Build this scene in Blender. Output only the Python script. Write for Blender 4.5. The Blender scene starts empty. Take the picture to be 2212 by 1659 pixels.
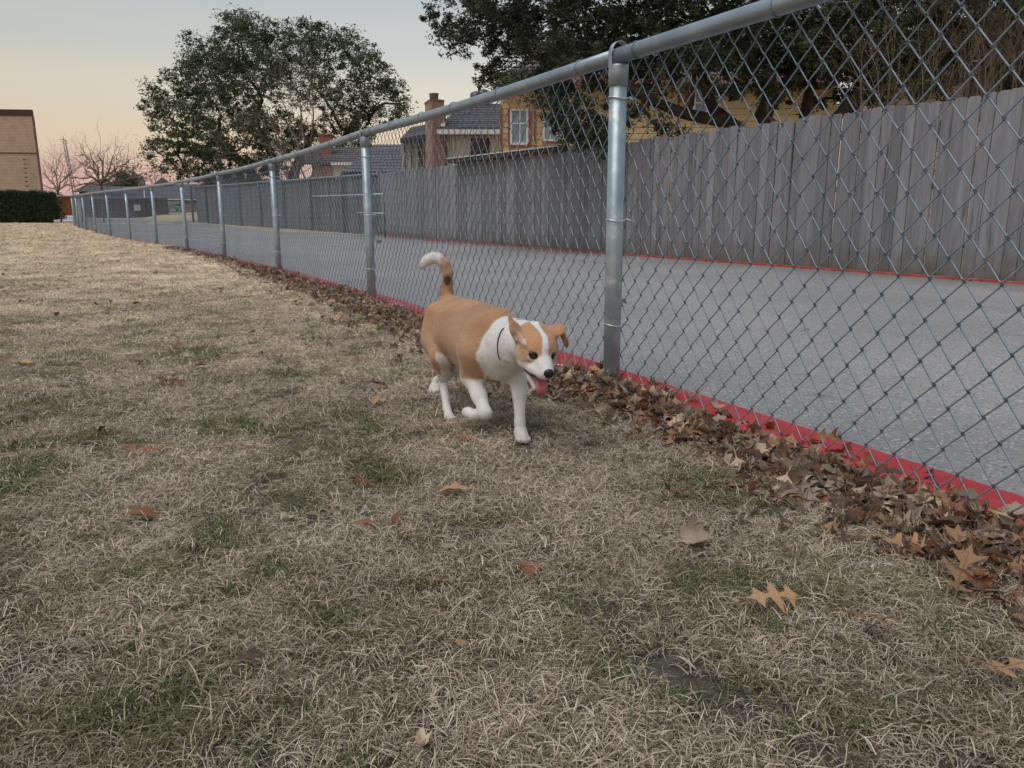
import bpy, math, random
import numpy as np
from mathutils import Vector, Matrix
random.seed(7); RNG = np.random.default_rng(7)
S = bpy.context.scene
COL = S.collection
# ---------------------------------------------------------------- camera
CAMZ = 0.68; FPX = 1661.0; TH = math.radians(12.4)
cd = bpy.data.cameras.new('camera'); cam = bpy.data.objects.new('camera', cd); COL.objects.link(cam)
cam.location = (0, 0, CAMZ); cam.rotation_euler = (math.radians(90 - 12.4), 0, 0)
cd.sensor_width = 36; cd.lens = FPX / 2212 * 36; cd.clip_start = 0.05; cd.clip_end = 1500
S.camera = cam
# ---------------------------------------------------------------- world (dusk sky)
w = bpy.data.worlds.new('World'); S.world = w; w.use_nodes = True
nt = w.node_tree; nt.nodes.clear()
N = nt.nodes.new; Lk = nt.links.new
tc = N('ShaderNodeTexCoord'); sep = N('ShaderNodeSeparateXYZ'); Lk(tc.outputs['Generated'], sep.inputs[0])
def ramp(stops):
    r = N('ShaderNodeValToRGB'); r.color_ramp.interpolation = 'EASE'
    e = r.color_ramp.elements
    while len(e) > 1: e.remove(e[-1])
    e[0].position = stops[0][0]; e[0].color = (*stops[0][1], 1)
    for p, c in stops[1:]:
        k = e.new(p); k.color = (*c, 1)
    Lk(sep.outputs['Z'], r.inputs[0]); return r
rl = ramp([(0.0, (.47, .34, .39)), (.035, (.60, .38, .38)), (.085, (.62, .49, .39)), (.14, (.57, .52, .44)), (.19, (.47, .475, .45)), (.27, (.36, .41, .455)), (.6, (.30, .37, .47)), (1, (.28, .37, .50))])
rr = ramp([(0.0, (.44, .33, .34)), (.04, (.62, .44, .37)), (.09, (.68, .56, .43)), (.14, (.62, .58, .52)), (.20, (.50, .51, .52)), (.27, (.38, .43, .475)), (.6, (.30, .37, .47)), (1, (.28, .37, .50))])
mr = N('ShaderNodeMapRange'); mr.inputs['From Min'].default_value = -.55; mr.inputs['From Max'].default_value = -.1
Lk(sep.outputs['X'], mr.inputs['Value'])
mx = N('ShaderNodeMix'); mx.data_type = 'RGBA'; Lk(mr.outputs[0], mx.inputs[0]); Lk(rl.outputs[0], mx.inputs[6]); Lk(rr.outputs[0], mx.inputs[7])
sky = N('ShaderNodeTexSky'); sky.sky_type = 'NISHITA'; sky.sun_disc = False
sky.sun_elevation = math.radians(2); sky.sun_rotation = math.radians(200)
b1 = N('ShaderNodeBackground'); b1.inputs['Strength'].default_value = 0.05; Lk(sky.outputs[0], b1.inputs['Color'])
b2 = N('ShaderNodeBackground'); b2.inputs['Strength'].default_value = 1.0; Lk(mx.outputs[2], b2.inputs['Color'])
ad = N('ShaderNodeAddShader'); Lk(b1.outputs[0], ad.inputs[0]); Lk(b2.outputs[0], ad.inputs[1])
wo = N('ShaderNodeOutputWorld'); Lk(ad.outputs[0], wo.inputs[0])
# soft afterglow fill: wide lamp added to make up the sky's light
sd = bpy.data.lights.new('fill_sun', 'SUN'); sd.energy = 1.9; sd.angle = math.radians(45); sd.color = (1.0, .93, .86)
so = bpy.data.objects.new('fill_sun', sd); COL.objects.link(so)
so.rotation_euler = Vector((-.45, -.45, 1.15)).to_track_quat('Z', 'Y').to_euler()
vs = S.view_settings; vs.view_transform = 'Standard'; vs.look = 'None'; vs.exposure = 0.04; vs.gamma = 1; vs.use_curve_mapping = False
S.cycles.max_bounces = 4; S.cycles.diffuse_bounces = 2; S.cycles.adaptive_threshold = .03; S.cycles.transparent_max_bounces = 8
S.cycles.use_denoising = True
# ---------------------------------------------------------------- helpers
def W(x, y, Y):
    """point at distance Y on the line of sight through photo position (x, y)"""
    u = (x - 1106) / FPX; v = (829.5 - y) / FPX
    dy = math.cos(TH) + v * math.sin(TH); dz = v * math.cos(TH) - math.sin(TH)
    t = Y / dy
    return Vector((u * t, Y, CAMZ + dz * t))
def g(Y, X=0.0):
    z = min(max(0.0, (Y - 21)) * 0.0125, 0.42)
    if Y > 56:
        s = min(max((X / Y + .462) / .02, 0), 1); s = s * s * (3 - 2 * s)
        z += s * min(max(Y - 56, 0) * .021, .72)
    return z
def tag(o, label=None, cat=None, group=None, kind=None):
    if label: o['label'] = label
    if cat: o['category'] = cat
    if group: o['group'] = group
    if kind: o['kind'] = kind
    return o
def empty(name, loc=(0, 0, 0), rz=0.0):
    o = bpy.data.objects.new(name, None); COL.objects.link(o); o.location = loc; o.rotation_euler = (0, 0, rz)
    o.empty_display_size = .1; return o
def rel(parent, o):
    """parent o (whose mesh is in world coordinates) to an empty without moving it"""
    o.parent = parent
    o.matrix_parent_inverse = (Matrix.Translation(parent.location) @ parent.rotation_euler.to_matrix().to_4x4()).inverted()
def linko(name, me, parent=None, world=True):
    o = bpy.data.objects.new(name, me); COL.objects.link(o)
    if parent is not None:
        if world: rel(parent, o)
        else: o.parent = parent
    return o
class MB:
    def __init__(s): s.v = []; s.f = []; s.mi = []; s.sm = []; s.n = 0
    def add(s, vs, fs, mi=0, smooth=False):
        b = s.n; s.v.extend([tuple(p) for p in vs]); s.n += len(vs)
        s.f.extend([tuple(i + b for i in f) for f in fs]); s.mi.extend([mi] * len(fs)); s.sm.extend([smooth] * len(fs))
    def box(s, c, size, rz=0.0, mi=0, M=None):
        hx, hy, hz = [q / 2 for q in size]; c = Vector(c)
        R = M if M is not None else Matrix.Rotation(rz, 3, 'Z')
        vs = [c + R @ Vector((sx * hx, sy * hy, sz * hz)) for sz in (-1, 1) for sy in (-1, 1) for sx in (-1, 1)]
        s.add(vs, [(0, 2, 3, 1), (4, 5, 7, 6), (0, 1, 5, 4), (2, 6, 7, 3), (0, 4, 6, 2), (1, 3, 7, 5)], mi)
    def tube(s, pts, rad, n=8, mi=0, caps=True, smooth=True):
        pts = [Vector(p) for p in pts]
        if not hasattr(rad, '__len__'): rad = [rad] * len(pts)
        vs = []; m = len(pts); up = None
        for i, p in enumerate(pts):
            d = (pts[min(i + 1, m - 1)] - pts[max(i - 1, 0)])
            d = d.normalized() if d.length > 1e-9 else Vector((0, 0, 1))
            if up is None:
                up = Vector((0, 0, 1)) if abs(d.z) < .9 else Vector((1, 0, 0))
            a = d.cross(up)
            if a.length < 1e-6: a = d.cross(Vector((.3, 1, .2)))
            a.normalize(); b = a.cross(d).normalized(); up = b
            for k in range(n):
                t = 2 * math.pi * k / n; vs.append(p + (a * math.cos(t) + b * math.sin(t)) * rad[i])
        fs = [(i * n + k, i * n + (k + 1) % n, (i + 1) * n + (k + 1) % n, (i + 1) * n + k) for i in range(m - 1) for k in range(n)]
        if caps: fs += [tuple(range(n))[::-1], tuple((m - 1) * n + k for k in range(n))]
        s.add(vs, fs, mi, smooth)
    def lathe(s, prof, c, n=20, mi=0, smooth=True):
        c = Vector(c); vs = []
        for r, z in prof:
            for k in range(n):
                t = 2 * math.pi * k / n; vs.append(c + Vector((r * math.cos(t), r * math.sin(t), z)))
        m = len(prof)
        fs = [(i * n + k, i * n + (k + 1) % n, (i + 1) * n + (k + 1) % n, (i + 1) * n + k) for i in range(m - 1) for k in range(n)]
        fs += [tuple(range(n))[::-1], tuple((m - 1) * n + k for k in range(n))]
        s.add(vs, fs, mi, smooth)
    def quad(s, a, b, c, d, mi=0): s.add([a, b, c, d], [(0, 1, 2, 3)], mi)
    def poly(s, pts, mi=0): s.add(pts, [tuple(range(len(pts)))], mi)
    def prism(s, pts, d, mi=0):
        n = len(pts); pts = [Vector(p) for p in pts]; d = Vector(d)
        s.add(pts + [p + d for p in pts], [tuple(range(n)), tuple(range(2 * n - 1, n - 1, -1))] + [(i, n + i, n + (i + 1) % n, (i + 1) % n) for i in range(n)], mi)
    def mesh(s, name, mats):
        me = bpy.data.meshes.new(name); me.from_pydata(s.v, [], s.f)
        for m in (mats if isinstance(mats, (list, tuple)) else [mats]): me.materials.append(m)
        me.polygons.foreach_set('material_index', s.mi); me.polygons.foreach_set('use_smooth', s.sm); me.update(); return me
    def build(s, name, mats, parent=None): return linko(name, s.mesh(name, mats), parent)
def npmesh(name, V, F, mats, smooth=False, mi=None):
    """fast mesh from numpy verts (n,3) and equal-size faces (m,k)"""
    me = bpy.data.meshes.new(name); V = np.asarray(V, 'f'); F = np.asarray(F, 'i'); k = F.shape[1]
    me.vertices.add(len(V)); me.vertices.foreach_set('co', V.ravel())
    me.loops.add(F.size); me.loops.foreach_set('vertex_index', F.ravel())
    me.polygons.add(len(F)); me.polygons.foreach_set('loop_start', np.arange(len(F), dtype='i') * k)
    me.polygons.foreach_set('use_smooth', np.full(len(F), smooth))
    for m in (mats if isinstance(mats, (list, tuple)) else [mats]): me.materials.append(m)
    if mi is not None: me.polygons.foreach_set('material_index', np.asarray(mi, 'i'))
    me.update(calc_edges=True); me.validate(); return me
# ---------------------------------------------------------------- materials
def mat(name, c1, c2=None, rough=.85, scale=4.0, detail=6, stretch=(1, 1, 1), metal=0.0, bump=0.0, bscale=None, rnd=0.0, contrast=.5, c3=None, s3=1.0, spec=.3, bdist=.01, coords='world', wave=None, t3=.55, transl=None, attr=None):
    m = bpy.data.materials.new(name); m.use_nodes = True; t = m.node_tree; t.nodes.clear()
    n = t.nodes.new; l = t.links.new
    out = n('ShaderNodeOutputMaterial'); bs = n('ShaderNodeBsdfPrincipled'); l(bs.outputs[0], out.inputs[0])
    bs.inputs['Roughness'].default_value = rough; bs.inputs['Metallic'].default_value = metal; bs.inputs['Specular IOR Level'].default_value = spec
    if coords == 'world':
        gp = n('ShaderNodeNewGeometry'); src = gp.outputs['Position']
    else:
        gp = n('ShaderNodeTexCoord'); src = gp.outputs['Object']
    mp = n('ShaderNodeMapping'); mp.inputs['Scale'].default_value = stretch; l(src, mp.inputs[0])
    oi = None
    if rnd:
        oi = n('ShaderNodeObjectInfo'); cb = n('ShaderNodeCombineXYZ'); mu = n('ShaderNodeMath'); mu.operation = 'MULTIPLY'; mu.inputs[1].default_value = 37.0
        l(oi.outputs['Random'], mu.inputs[0])
        for q in range(3): l(mu.outputs[0], cb.inputs[q])
        l(cb.outputs[0], mp.inputs['Location'])
    def noise(sc, det=detail):
        q = n('ShaderNodeTexNoise'); q.inputs['Scale'].default_value = sc; q.inputs['Detail'].default_value = det; q.inputs['Roughness'].default_value = .6
        l(mp.outputs[0], q.inputs['Vector']); return q
    def mixc(fac, a, b):
        q = n('ShaderNodeMix'); q.data_type = 'RGBA'; 
        if fac is not None: l(fac, q.inputs[0])
        for k, s_ in ((6, a), (7, b)):
            if isinstance(s_, tuple): q.inputs[k].default_value = (*s_, 1)
            else: l(s_, q.inputs[k])
        return q.outputs[2]
    col = c1
    if attr:
        at = n('ShaderNodeAttribute'); at.attribute_name = attr; col = at.outputs['Color']
    if c2 is not None:
        nz = noise(scale); r = n('ShaderNodeMapRange'); r.inputs['From Min'].default_value = .5 - .5 * (1 - contrast) * .6; r.inputs['From Max'].default_value = .5 + .5 * (1 - contrast) * .6
        l(nz.outputs[0], r.inputs[0]); col = mixc(r.outputs[0], c1, c2)
    if c3 is not None:
        nz = noise(s3); r = n('ShaderNodeMapRange'); r.inputs['From Min'].default_value = t3; r.inputs['From Max'].default_value = t3 + .12
        l(nz.outputs[0], r.inputs[0]); col = mixc(r.outputs[0], col, c3)
    if rnd:
        hv = n('ShaderNodeHueSaturation'); r = n('ShaderNodeMapRange'); r.inputs['To Min'].default_value = 1 - rnd; r.inputs['To Max'].default_value = 1 + rnd
        l(oi.outputs['Random'], r.inputs[0]); l(r.outputs[0], hv.inputs['Value'])
        if isinstance(col, tuple): hv.inputs['Color'].default_value = (*col, 1)
        else: l(col, hv.inputs['Color'])
        col = hv.outputs[0]
    if isinstance(col, tuple): bs.inputs['Base Color'].default_value = (*col, 1)
    else: l(col, bs.inputs['Base Color'])
    if bump:
        nb = noise(bscale or scale * 3, 8); bp = n('ShaderNodeBump'); bp.inputs['Strength'].default_value = bump; bp.inputs['Distance'].default_value = bdist
        l(nb.outputs[0], bp.inputs['Height']); l(bp.outputs[0], bs.inputs['Normal'])
    if transl:
        tr = n('ShaderNodeBsdfTranslucent'); mxs = n('ShaderNodeMixShader'); mxs.inputs[0].default_value = transl
        if isinstance(col, tuple): tr.inputs[0].default_value = (*col, 1)
        else: l(col, tr.inputs[0])
        l(bs.outputs[0], mxs.inputs[1]); l(tr.outputs[0], mxs.inputs[2]); l(mxs.outputs[0], out.inputs[0])
    return m
M = {}
M['galv'] = mat('galvanised_steel', (.24, .31, .35), (.36, .44, .47), rough=.42, scale=16, metal=.5, bump=.2, bscale=60, bdist=.002, c3=(.50, .56, .55), s3=9, t3=.54, spec=.5, contrast=.2)
M['rail'] = mat('rail_steel', (.23, .29, .33), (.34, .40, .44), rough=.42, scale=10, metal=.5, bump=.1, bscale=60, bdist=.002, spec=.5, contrast=.3)
M['wire'] = mat('wire_steel', (.14, .21, .265), (.24, .30, .36), rough=.45, scale=3.5, metal=.35, contrast=.4, c3=(.38, .42, .46), s3=30, t3=.6, spec=.5)
M['tie'] = mat('tie_wire', (.75, .77, .78), rough=.3, metal=.7)
M['board'] = mat('weathered_board', (.155, .160, .173), (.245, .250, .264), rough=.9, scale=3.0, stretch=(9, 9, .7), rnd=.2, bump=.5, bscale=8, bdist=.004, c3=(.075, .075, .085), s3=1.6, t3=.6, coords='object', contrast=.35)
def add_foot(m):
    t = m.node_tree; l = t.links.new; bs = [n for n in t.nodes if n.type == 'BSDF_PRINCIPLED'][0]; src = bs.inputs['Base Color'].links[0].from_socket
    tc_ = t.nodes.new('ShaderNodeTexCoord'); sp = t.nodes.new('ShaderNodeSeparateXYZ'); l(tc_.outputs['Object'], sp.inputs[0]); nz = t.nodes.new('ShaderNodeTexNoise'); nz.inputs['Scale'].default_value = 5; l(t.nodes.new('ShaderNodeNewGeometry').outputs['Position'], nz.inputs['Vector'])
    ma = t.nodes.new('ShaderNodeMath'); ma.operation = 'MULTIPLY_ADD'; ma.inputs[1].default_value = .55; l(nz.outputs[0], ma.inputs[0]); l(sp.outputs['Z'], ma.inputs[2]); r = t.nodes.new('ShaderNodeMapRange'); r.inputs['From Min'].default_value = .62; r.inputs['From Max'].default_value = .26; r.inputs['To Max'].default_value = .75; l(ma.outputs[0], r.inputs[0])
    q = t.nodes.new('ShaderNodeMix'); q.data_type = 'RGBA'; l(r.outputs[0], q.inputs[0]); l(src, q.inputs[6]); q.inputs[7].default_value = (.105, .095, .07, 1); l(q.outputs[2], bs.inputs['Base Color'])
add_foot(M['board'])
M['board2'] = mat('old_board', (.10, .11, .125), (.17, .175, .185), rough=.9, scale=3.0, stretch=(9, 9, .7), rnd=.22, coords='object')
M['oboard'] = mat('stained_board', (.20, .075, .03), (.27, .11, .045), rough=.8, scale=3, stretch=(9, 9, .7), rnd=.1, coords='object')
M['concrete'] = mat('alley_concrete', (.30, .30, .31), (.37, .365, .37), rough=.9, scale=.9, bump=.5, bscale=120, bdist=.003, c3=(.24, .24, .25), s3=.35, t3=.56)
M['redpaint'] = mat('red_curb_paint', (.42, .035, .04), (.52, .055, .055), rough=.65, scale=6, bump=.6, bscale=40, bdist=.004, c3=(.25, .13, .11), s3=11, t3=.55)
M['redpaint2'] = mat('red_curb_faded', (.33, .05, .04), (.42, .10, .08), rough=.7, scale=5, c3=(.3, .27, .26), s3=6, t3=.6)
M['whitepaint'] = mat('white_paint', (.75, .74, .73), rough=.6)
M['sidewalk'] = mat('sidewalk', (.45, .44, .43), (.52, .51, .5), rough=.9, scale=2)
M['bark'] = mat('oak_bark', (.045, .036, .03), (.09, .075, .06), rough=.95, scale=6, bump=.8, bscale=14, bdist=.03)
M['twig'] = mat('bare_bark', (.14, .10, .09), (.20, .15, .13), rough=.95, scale=5)
M['twig2'] = mat('pale_bark', (.15, .115, .10), (.21, .17, .15), rough=.95, scale=5)
M['twig3'] = mat('shrub_bark', (.13, .095, .06), (.20, .155, .11), rough=.95, scale=5)
M['leafA'] = mat('live_oak_leaf', (.040, .062, .032), (.085, .115, .050), rough=.6, scale=.8, rnd=0, spec=.35, contrast=.3)
M['leafB'] = mat('dark_oak_leaf', (.034, .050, .028), (.078, .095, .046), rough=.55, scale=1.4, spec=.4, contrast=.3)
M['leafC'] = mat('hedge_leaf', (.016, .032, .016), (.035, .06, .024), rough=.6, scale=2.2, contrast=.3)
M['brick'] = mat('tan_brick', (.43, .315, .235), (.52, .385, .285), rough=.95, scale=3.3, rnd=0, c3=(.33, .21, .16), s3=5, t3=.62)
M['mortar'] = mat('mortar', (.20, .14, .11), (.26, .19, .15), rough=.95, scale=3)
M['redbrick'] = mat('red_brick', (.38, .22, .165), (.48, .30, .235), rough=.95, scale=7)
M['mortar2'] = mat('red_mortar', (.24, .15, .13), rough=.95)
M['darkbrick'] = mat('dark_brick', (.085, .055, .055), (.13, .085, .08), rough=.95, scale=5)
M['mortar3'] = mat('dark_mortar', (.07, .055, .058), rough=.95)
M['orangebrick'] = mat('orange_brick', (.42, .15, .09), (.36, .12, .07), rough=.95, scale=7)
M['shingle'] = mat('grey_shingle', (.10, .098, .11), (.155, .15, .165), rough=.95, scale=5, rnd=.18, coords='object')
M['shingle2'] = mat('brown_shingle', (.115, .10, .10), (.16, .14, .135), rough=.95, scale=5, rnd=.12, coords='object')
M['cream'] = mat('cream_siding', (.64, .62, .55), (.72, .70, .63), rough=.8, scale=2)
M['olive'] = mat('olive_siding', (.36, .36, .27), (.42, .41, .31), rough=.8, scale=2)
M['yellow'] = mat('yellow_siding', (.58, .41, .19), (.66, .48, .24), rough=.8, scale=2)
M['pale'] = mat('pale_siding', (.42, .36, .27), (.50, .43, .33), rough=.8, scale=2)
M['rust'] = mat('rust_trim', (.30, .09, .045), (.23, .07, .035), rough=.7, scale=4)
M['pinkfascia'] = mat('faded_red_fascia', (.34, .16, .14), rough=.7)
M['white'] = mat('white_trim', (.72, .71, .68), (.62, .61, .58), rough=.6, scale=3)
M['darktrim'] = mat('dark_trim', (.055, .03, .025), rough=.7)
M['dglass'] = mat('dark_screen', (.02, .018, .025), rough=.3, spec=.5)
M['bglass'] = mat('pale_window', (.20, .27, .33), (.34, .42, .48), rough=.12, spec=.8, scale=2)
M['soffit'] = mat('soffit', (.20, .19, .17), rough=.8)
M['metal'] = mat('roof_vent_metal', (.12, .12, .12), rough=.5, metal=.6)
M['tower'] = mat('tower_steel', (.30, .26, .27), rough=.6, metal=.3)
M['garage'] = mat('garage_door_white', (.62, .66, .70), rough=.6)
M['pinkbrick'] = mat('pink_brick', (.44, .25, .20), (.5, .3, .24), rough=.9, scale=4)
M['truck'] = mat('truck_paint', (.20, .27, .32), rough=.3, spec=.6)
M['tyre'] = mat('tyre_rubber', (.02, .02, .02), rough=.8)
M['paper'] = mat('sign_white', (.62, .64, .66), rough=.6)
M['ink'] = mat('sign_ink', (.05, .05, .07), rough=.7)
M['pipe'] = mat('pale_pipe', (.50, .58, .62), rough=.4, metal=.3)
# lawn ground: soil with straw thatch, green patches
def lawn_mat():
    m = bpy.data.materials.new('dormant_lawn_soil'); m.use_nodes = True; t = m.node_tree; t.nodes.clear(); n = t.nodes.new; l = t.links.new
    out = n('ShaderNodeOutputMaterial'); bs = n('ShaderNodeBsdfPrincipled'); l(bs.outputs[0], out.inputs[0]); bs.inputs['Roughness'].default_value = .95; bs.inputs['Specular IOR Level'].default_value = .1
    gp = n('ShaderNodeNewGeometry')
    def nz(s, d=6, st=(1, 1, 1)):
        mp = n('ShaderNodeMapping'); mp.inputs['Scale'].default_value = st; l(gp.outputs['Position'], mp.inputs[0])
        q = n('ShaderNodeTexNoise'); q.inputs['Scale'].default_value = s; q.inputs['Detail'].default_value = d; q.inputs['Roughness'].default_value = .65; l(mp.outputs[0], q.inputs['Vector']); return q.outputs[0]
    def rmp(x, a, b):
        r = n('ShaderNodeMapRange'); r.inputs['From Min'].default_value = a; r.inputs['From Max'].default_value = b; l(x, r.inputs[0]); return r.outputs[0]
    def mixc(f, a, b):
        q = n('ShaderNodeMix'); q.data_type = 'RGBA'; l(f, q.inputs[0])
        for k, s_ in ((6, a), (7, b)):
            if isinstance(s_, tuple): q.inputs[k].default_value = (*s_, 1)
            else: l(s_, q.inputs[k])
        return q.outputs[2]
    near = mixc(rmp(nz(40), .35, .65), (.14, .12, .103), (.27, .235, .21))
    far = mixc(rmp(nz(9), .35, .65), (.50, .405, .265), (.66, .55, .38))  # straw thatch, its colour also lightened to match the sunlit far blades
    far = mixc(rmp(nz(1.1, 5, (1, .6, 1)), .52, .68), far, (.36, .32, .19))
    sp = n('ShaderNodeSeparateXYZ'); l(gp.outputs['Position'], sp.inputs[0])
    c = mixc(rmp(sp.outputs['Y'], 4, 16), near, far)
    l(c, bs.inputs['Base Color'])
    bp = n('ShaderNodeBump'); bp.inputs['Strength'].default_value = 1.0; bp.inputs['Distance'].default_value = .05; l(nz(55, 10), bp.inputs['Height']); l(bp.outputs[0], bs.inputs['Normal'])
    return m
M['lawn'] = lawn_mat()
def concrete_mat():
    m = bpy.data.materials.new('aggregate_concrete'); m.use_nodes = True; t = m.node_tree; t.nodes.clear(); n = t.nodes.new; l = t.links.new
    out = n('ShaderNodeOutputMaterial'); bs = n('ShaderNodeBsdfPrincipled'); l(bs.outputs[0], out.inputs[0]); bs.inputs['Roughness'].default_value = .85; bs.inputs['Specular IOR Level'].default_value = .25
    gp = n('ShaderNodeNewGeometry')
    def nz(s, d=4, r=.6):
        q = n('ShaderNodeTexNoise'); q.inputs['Scale'].default_value = s; q.inputs['Detail'].default_value = d; q.inputs['Roughness'].default_value = r; l(gp.outputs['Position'], q.inputs['Vector']); return q.outputs[0]
    def rmp(x, a, b, c=0, d=1):
        r = n('ShaderNodeMapRange'); r.inputs['From Min'].default_value = a; r.inputs['From Max'].default_value = b; r.inputs['To Min'].default_value = c; r.inputs['To Max'].default_value = d; l(x, r.inputs[0]); return r.outputs[0]
    def mixc(f, a, b):
        q = n('ShaderNodeMix'); q.data_type = 'RGBA'; l(f, q.inputs[0])
        for k, s_ in ((6, a), (7, b)):
            if isinstance(s_, tuple): q.inputs[k].default_value = (*s_, 1)
            else: l(s_, q.inputs[k])
        return q.outputs[2]
    c = mixc(rmp(nz(.5, 6), .4, .62), (.315, .298, .285), (.25, .24, .233))
    vo = n('ShaderNodeTexVoronoi'); vo.inputs['Scale'].default_value = 120; l(gp.outputs['Position'], vo.inputs['Vector'])
    bw = n('ShaderNodeRGBToBW'); l(vo.outputs['Color'], bw.inputs[0])
    c = mixc(rmp(bw.outputs[0], .25, .12), c, (.15, .145, .14))
    c = mixc(rmp(bw.outputs[0], .72, .9), c, (.47, .46, .45))
    c = mixc(rmp(nz(2.2, 8, .7), .62, .70), c, (.20, .195, .195))
    ve = n('ShaderNodeTexVoronoi'); ve.feature = 'DISTANCE_TO_EDGE'; ve.inputs['Scale'].default_value = .42; dn = n('ShaderNodeVectorMath'); dn.operation = 'MULTIPLY_ADD'; nzc = n('ShaderNodeTexNoise'); nzc.inputs['Scale'].default_value = 2.5; nzc.inputs['Detail'].default_value = 6; l(gp.outputs['Position'], nzc.inputs['Vector']); l(nzc.outputs['Color'], dn.inputs[0]); dn.inputs[1].default_value = (.5, .5, 0); l(gp.outputs['Position'], dn.inputs[2]); l(dn.outputs[0], ve.inputs['Vector'])
    mk = n('ShaderNodeMath'); mk.operation = 'MULTIPLY'; l(rmp(ve.outputs['Distance'], .006, .002), mk.inputs[0]); l(rmp(nz(.7, 3), .6, .64), mk.inputs[1]); c = mixc(mk.outputs[0], c, (.13, .125, .12))
    c = mixc(rmp(nz(1.1, 3), .66, .72, 0, .55), c, (.16, .155, .15))
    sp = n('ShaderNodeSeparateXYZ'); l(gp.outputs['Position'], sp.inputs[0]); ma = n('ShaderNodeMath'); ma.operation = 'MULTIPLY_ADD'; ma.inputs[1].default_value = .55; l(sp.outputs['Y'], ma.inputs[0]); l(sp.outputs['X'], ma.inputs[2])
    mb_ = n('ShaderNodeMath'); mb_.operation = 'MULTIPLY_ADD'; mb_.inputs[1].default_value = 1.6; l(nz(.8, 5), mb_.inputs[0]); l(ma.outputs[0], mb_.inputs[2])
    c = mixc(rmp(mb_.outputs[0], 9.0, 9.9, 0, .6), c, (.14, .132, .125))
    l(c, bs.inputs['Base Color'])
    bp = n('ShaderNodeBump'); bp.inputs['Strength'].default_value = .5; bp.inputs['Distance'].default_value = .003; l(bw.outputs[0], bp.inputs['Height']); l(bp.outputs[0], bs.inputs['Normal'])
    return m
M['concrete'] = concrete_mat()
# ---------------------------------------------------------------- the line of the chain link fence
FP = [(2.06, -.45), (.396, 3.0), (-1.11, 6.1), (-2.72, 9.05), (-4.43, 12.0), (-6.2, 14.9), (-8.0, 17.6), (-9.95, 20.4), (-11.95, 23.3), (-13.85, 26.1), (-15.7, 28.9), (-17.5, 31.7), (-19.3, 34.65)]
FH = [1.25, 1.25, 1.29, 1.28, 1.289, 1.294, 1.306, 1.325, 1.363, 1.386, 1.41, 1.468, 1.50]
FPx = np.array(FP)
def fence_x(Y):
    P = FPx
    if Y < P[0, 1]: return P[0, 0] + (P[0, 1] - Y) * .486
    if Y > P[-1, 1]: return P[-1, 0] - (Y - P[-1, 1]) * .62
    return float(np.interp(Y, P[:, 1], P[:, 0]))
def wood_x(Y): return 5.12 - .55 * (Y - 7.76)
def alley_r(Y):
    if Y <= 24.7: return wood_x(Y) - .06
    return float(np.interp(Y, [24.7, 28.5, 40, 48], [wood_x(24.7) - .06, -8.8, -15.6, -19.9]))
# ---------------------------------------------------------------- ground
ys = np.unique(np.concatenate([np.arange(-6, 0, 1.0), np.arange(0, 60, .5), np.arange(60, 110, 2), np.array([120, 150, 200, 300, 500, 900])]))
xs = np.concatenate([[-900, -400, -200, -120], np.arange(-80, 41, 1.0), [60, 100, 200, 400, 900]])
V = np.array([(x, y, g(y, x)) for y in ys for x in xs]); nx = len(xs)
ii = np.arange(len(ys) - 1)[:, None] * nx + np.arange(nx - 1)[None, :]
F = np.stack([ii, ii + 1, ii + nx + 1, ii + nx], -1).reshape(-1, 4)
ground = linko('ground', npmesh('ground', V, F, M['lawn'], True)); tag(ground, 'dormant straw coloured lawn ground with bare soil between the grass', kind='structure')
# alley slabs
mb = MB(); rows = [y for y in ys if -6 <= y <= 46]
for a, b in zip(rows[:-1], rows[1:]):
    mb.quad((fence_x(a) + .19, a, g(a) + .006), (alley_r(a), a, g(a) + .006), (alley_r(b), b, g(b) + .006), (fence_x(b) + .19, b, g(b) + .006))
alley = mb.build('alley_pavement', M['concrete']); tag(alley, 'grey exposed aggregate concrete alley running between the two fences', kind='structure')
mb = MB()
rows = [y for y in ys if 46 <= y <= 56]
for a, b in zip(rows[:-1], rows[1:]):
    r_ = lambda Y: -.452 * Y
    mb.quad((-46, a, g(a) + .008), (r_(a), a, g(a) + .008), (r_(b), b, g(b) + .008), (-46, b, g(b) + .008))
tag(mb.build('road', M['concrete']), 'grey concrete cross street beyond the end of the fence', kind='structure')
mb = MB()
for k in range(9):
    x0 = -21.3 + k * .62
    if k in (3, 6): continue
    mb.box((x0 + .3, 40.6, g(40.6) + .022), (.6, .16, .02))
tag(mb.build('road_line', M['whitepaint']), 'worn white painted line across the far end of the alley', kind='structure')
# dark street strip and driveway in front of far garage
mb = MB()
for a, b in ((80, 82), (82, 84), (84, 86), (86, 88)):
    mb.quad((-.452 * a, a, g(a, -.44 * a) + .02), (-.3 * a, a, g(a, -.44 * a) + .02), (-.3 * b, b, g(b, -.44 * b) + .02), (-.452 * b, b, g(b, -.44 * b) + .02))
tag(mb.build('street', mat('asphalt', (.07, .065, .075), rough=.9)), 'dark asphalt street in front of the far garage', kind='structure')
# pale paths by the hedge
mb = MB()
for x0 in np.arange(-34, -21, 1.0): mb.box((x0 + .49, 39.6, g(39.6) + .0), (.97, .7, .06))
tag(mb.build('path', M['sidewalk']), 'thin pale concrete path in front of the hedge', kind='structure')
mb = MB(); mb.quad((-33, 46.0, g(46) + .03), (-25.2, 46.0, g(46) + .03), (-29.6, 54, g(54) + .1), (-38, 54, g(54) + .1))
tag(mb.build('pavement', mat('pale_pavement', (.60, .63, .66), rough=.85)), 'white pavement beyond the right end of the hedge', kind='structure')
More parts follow.
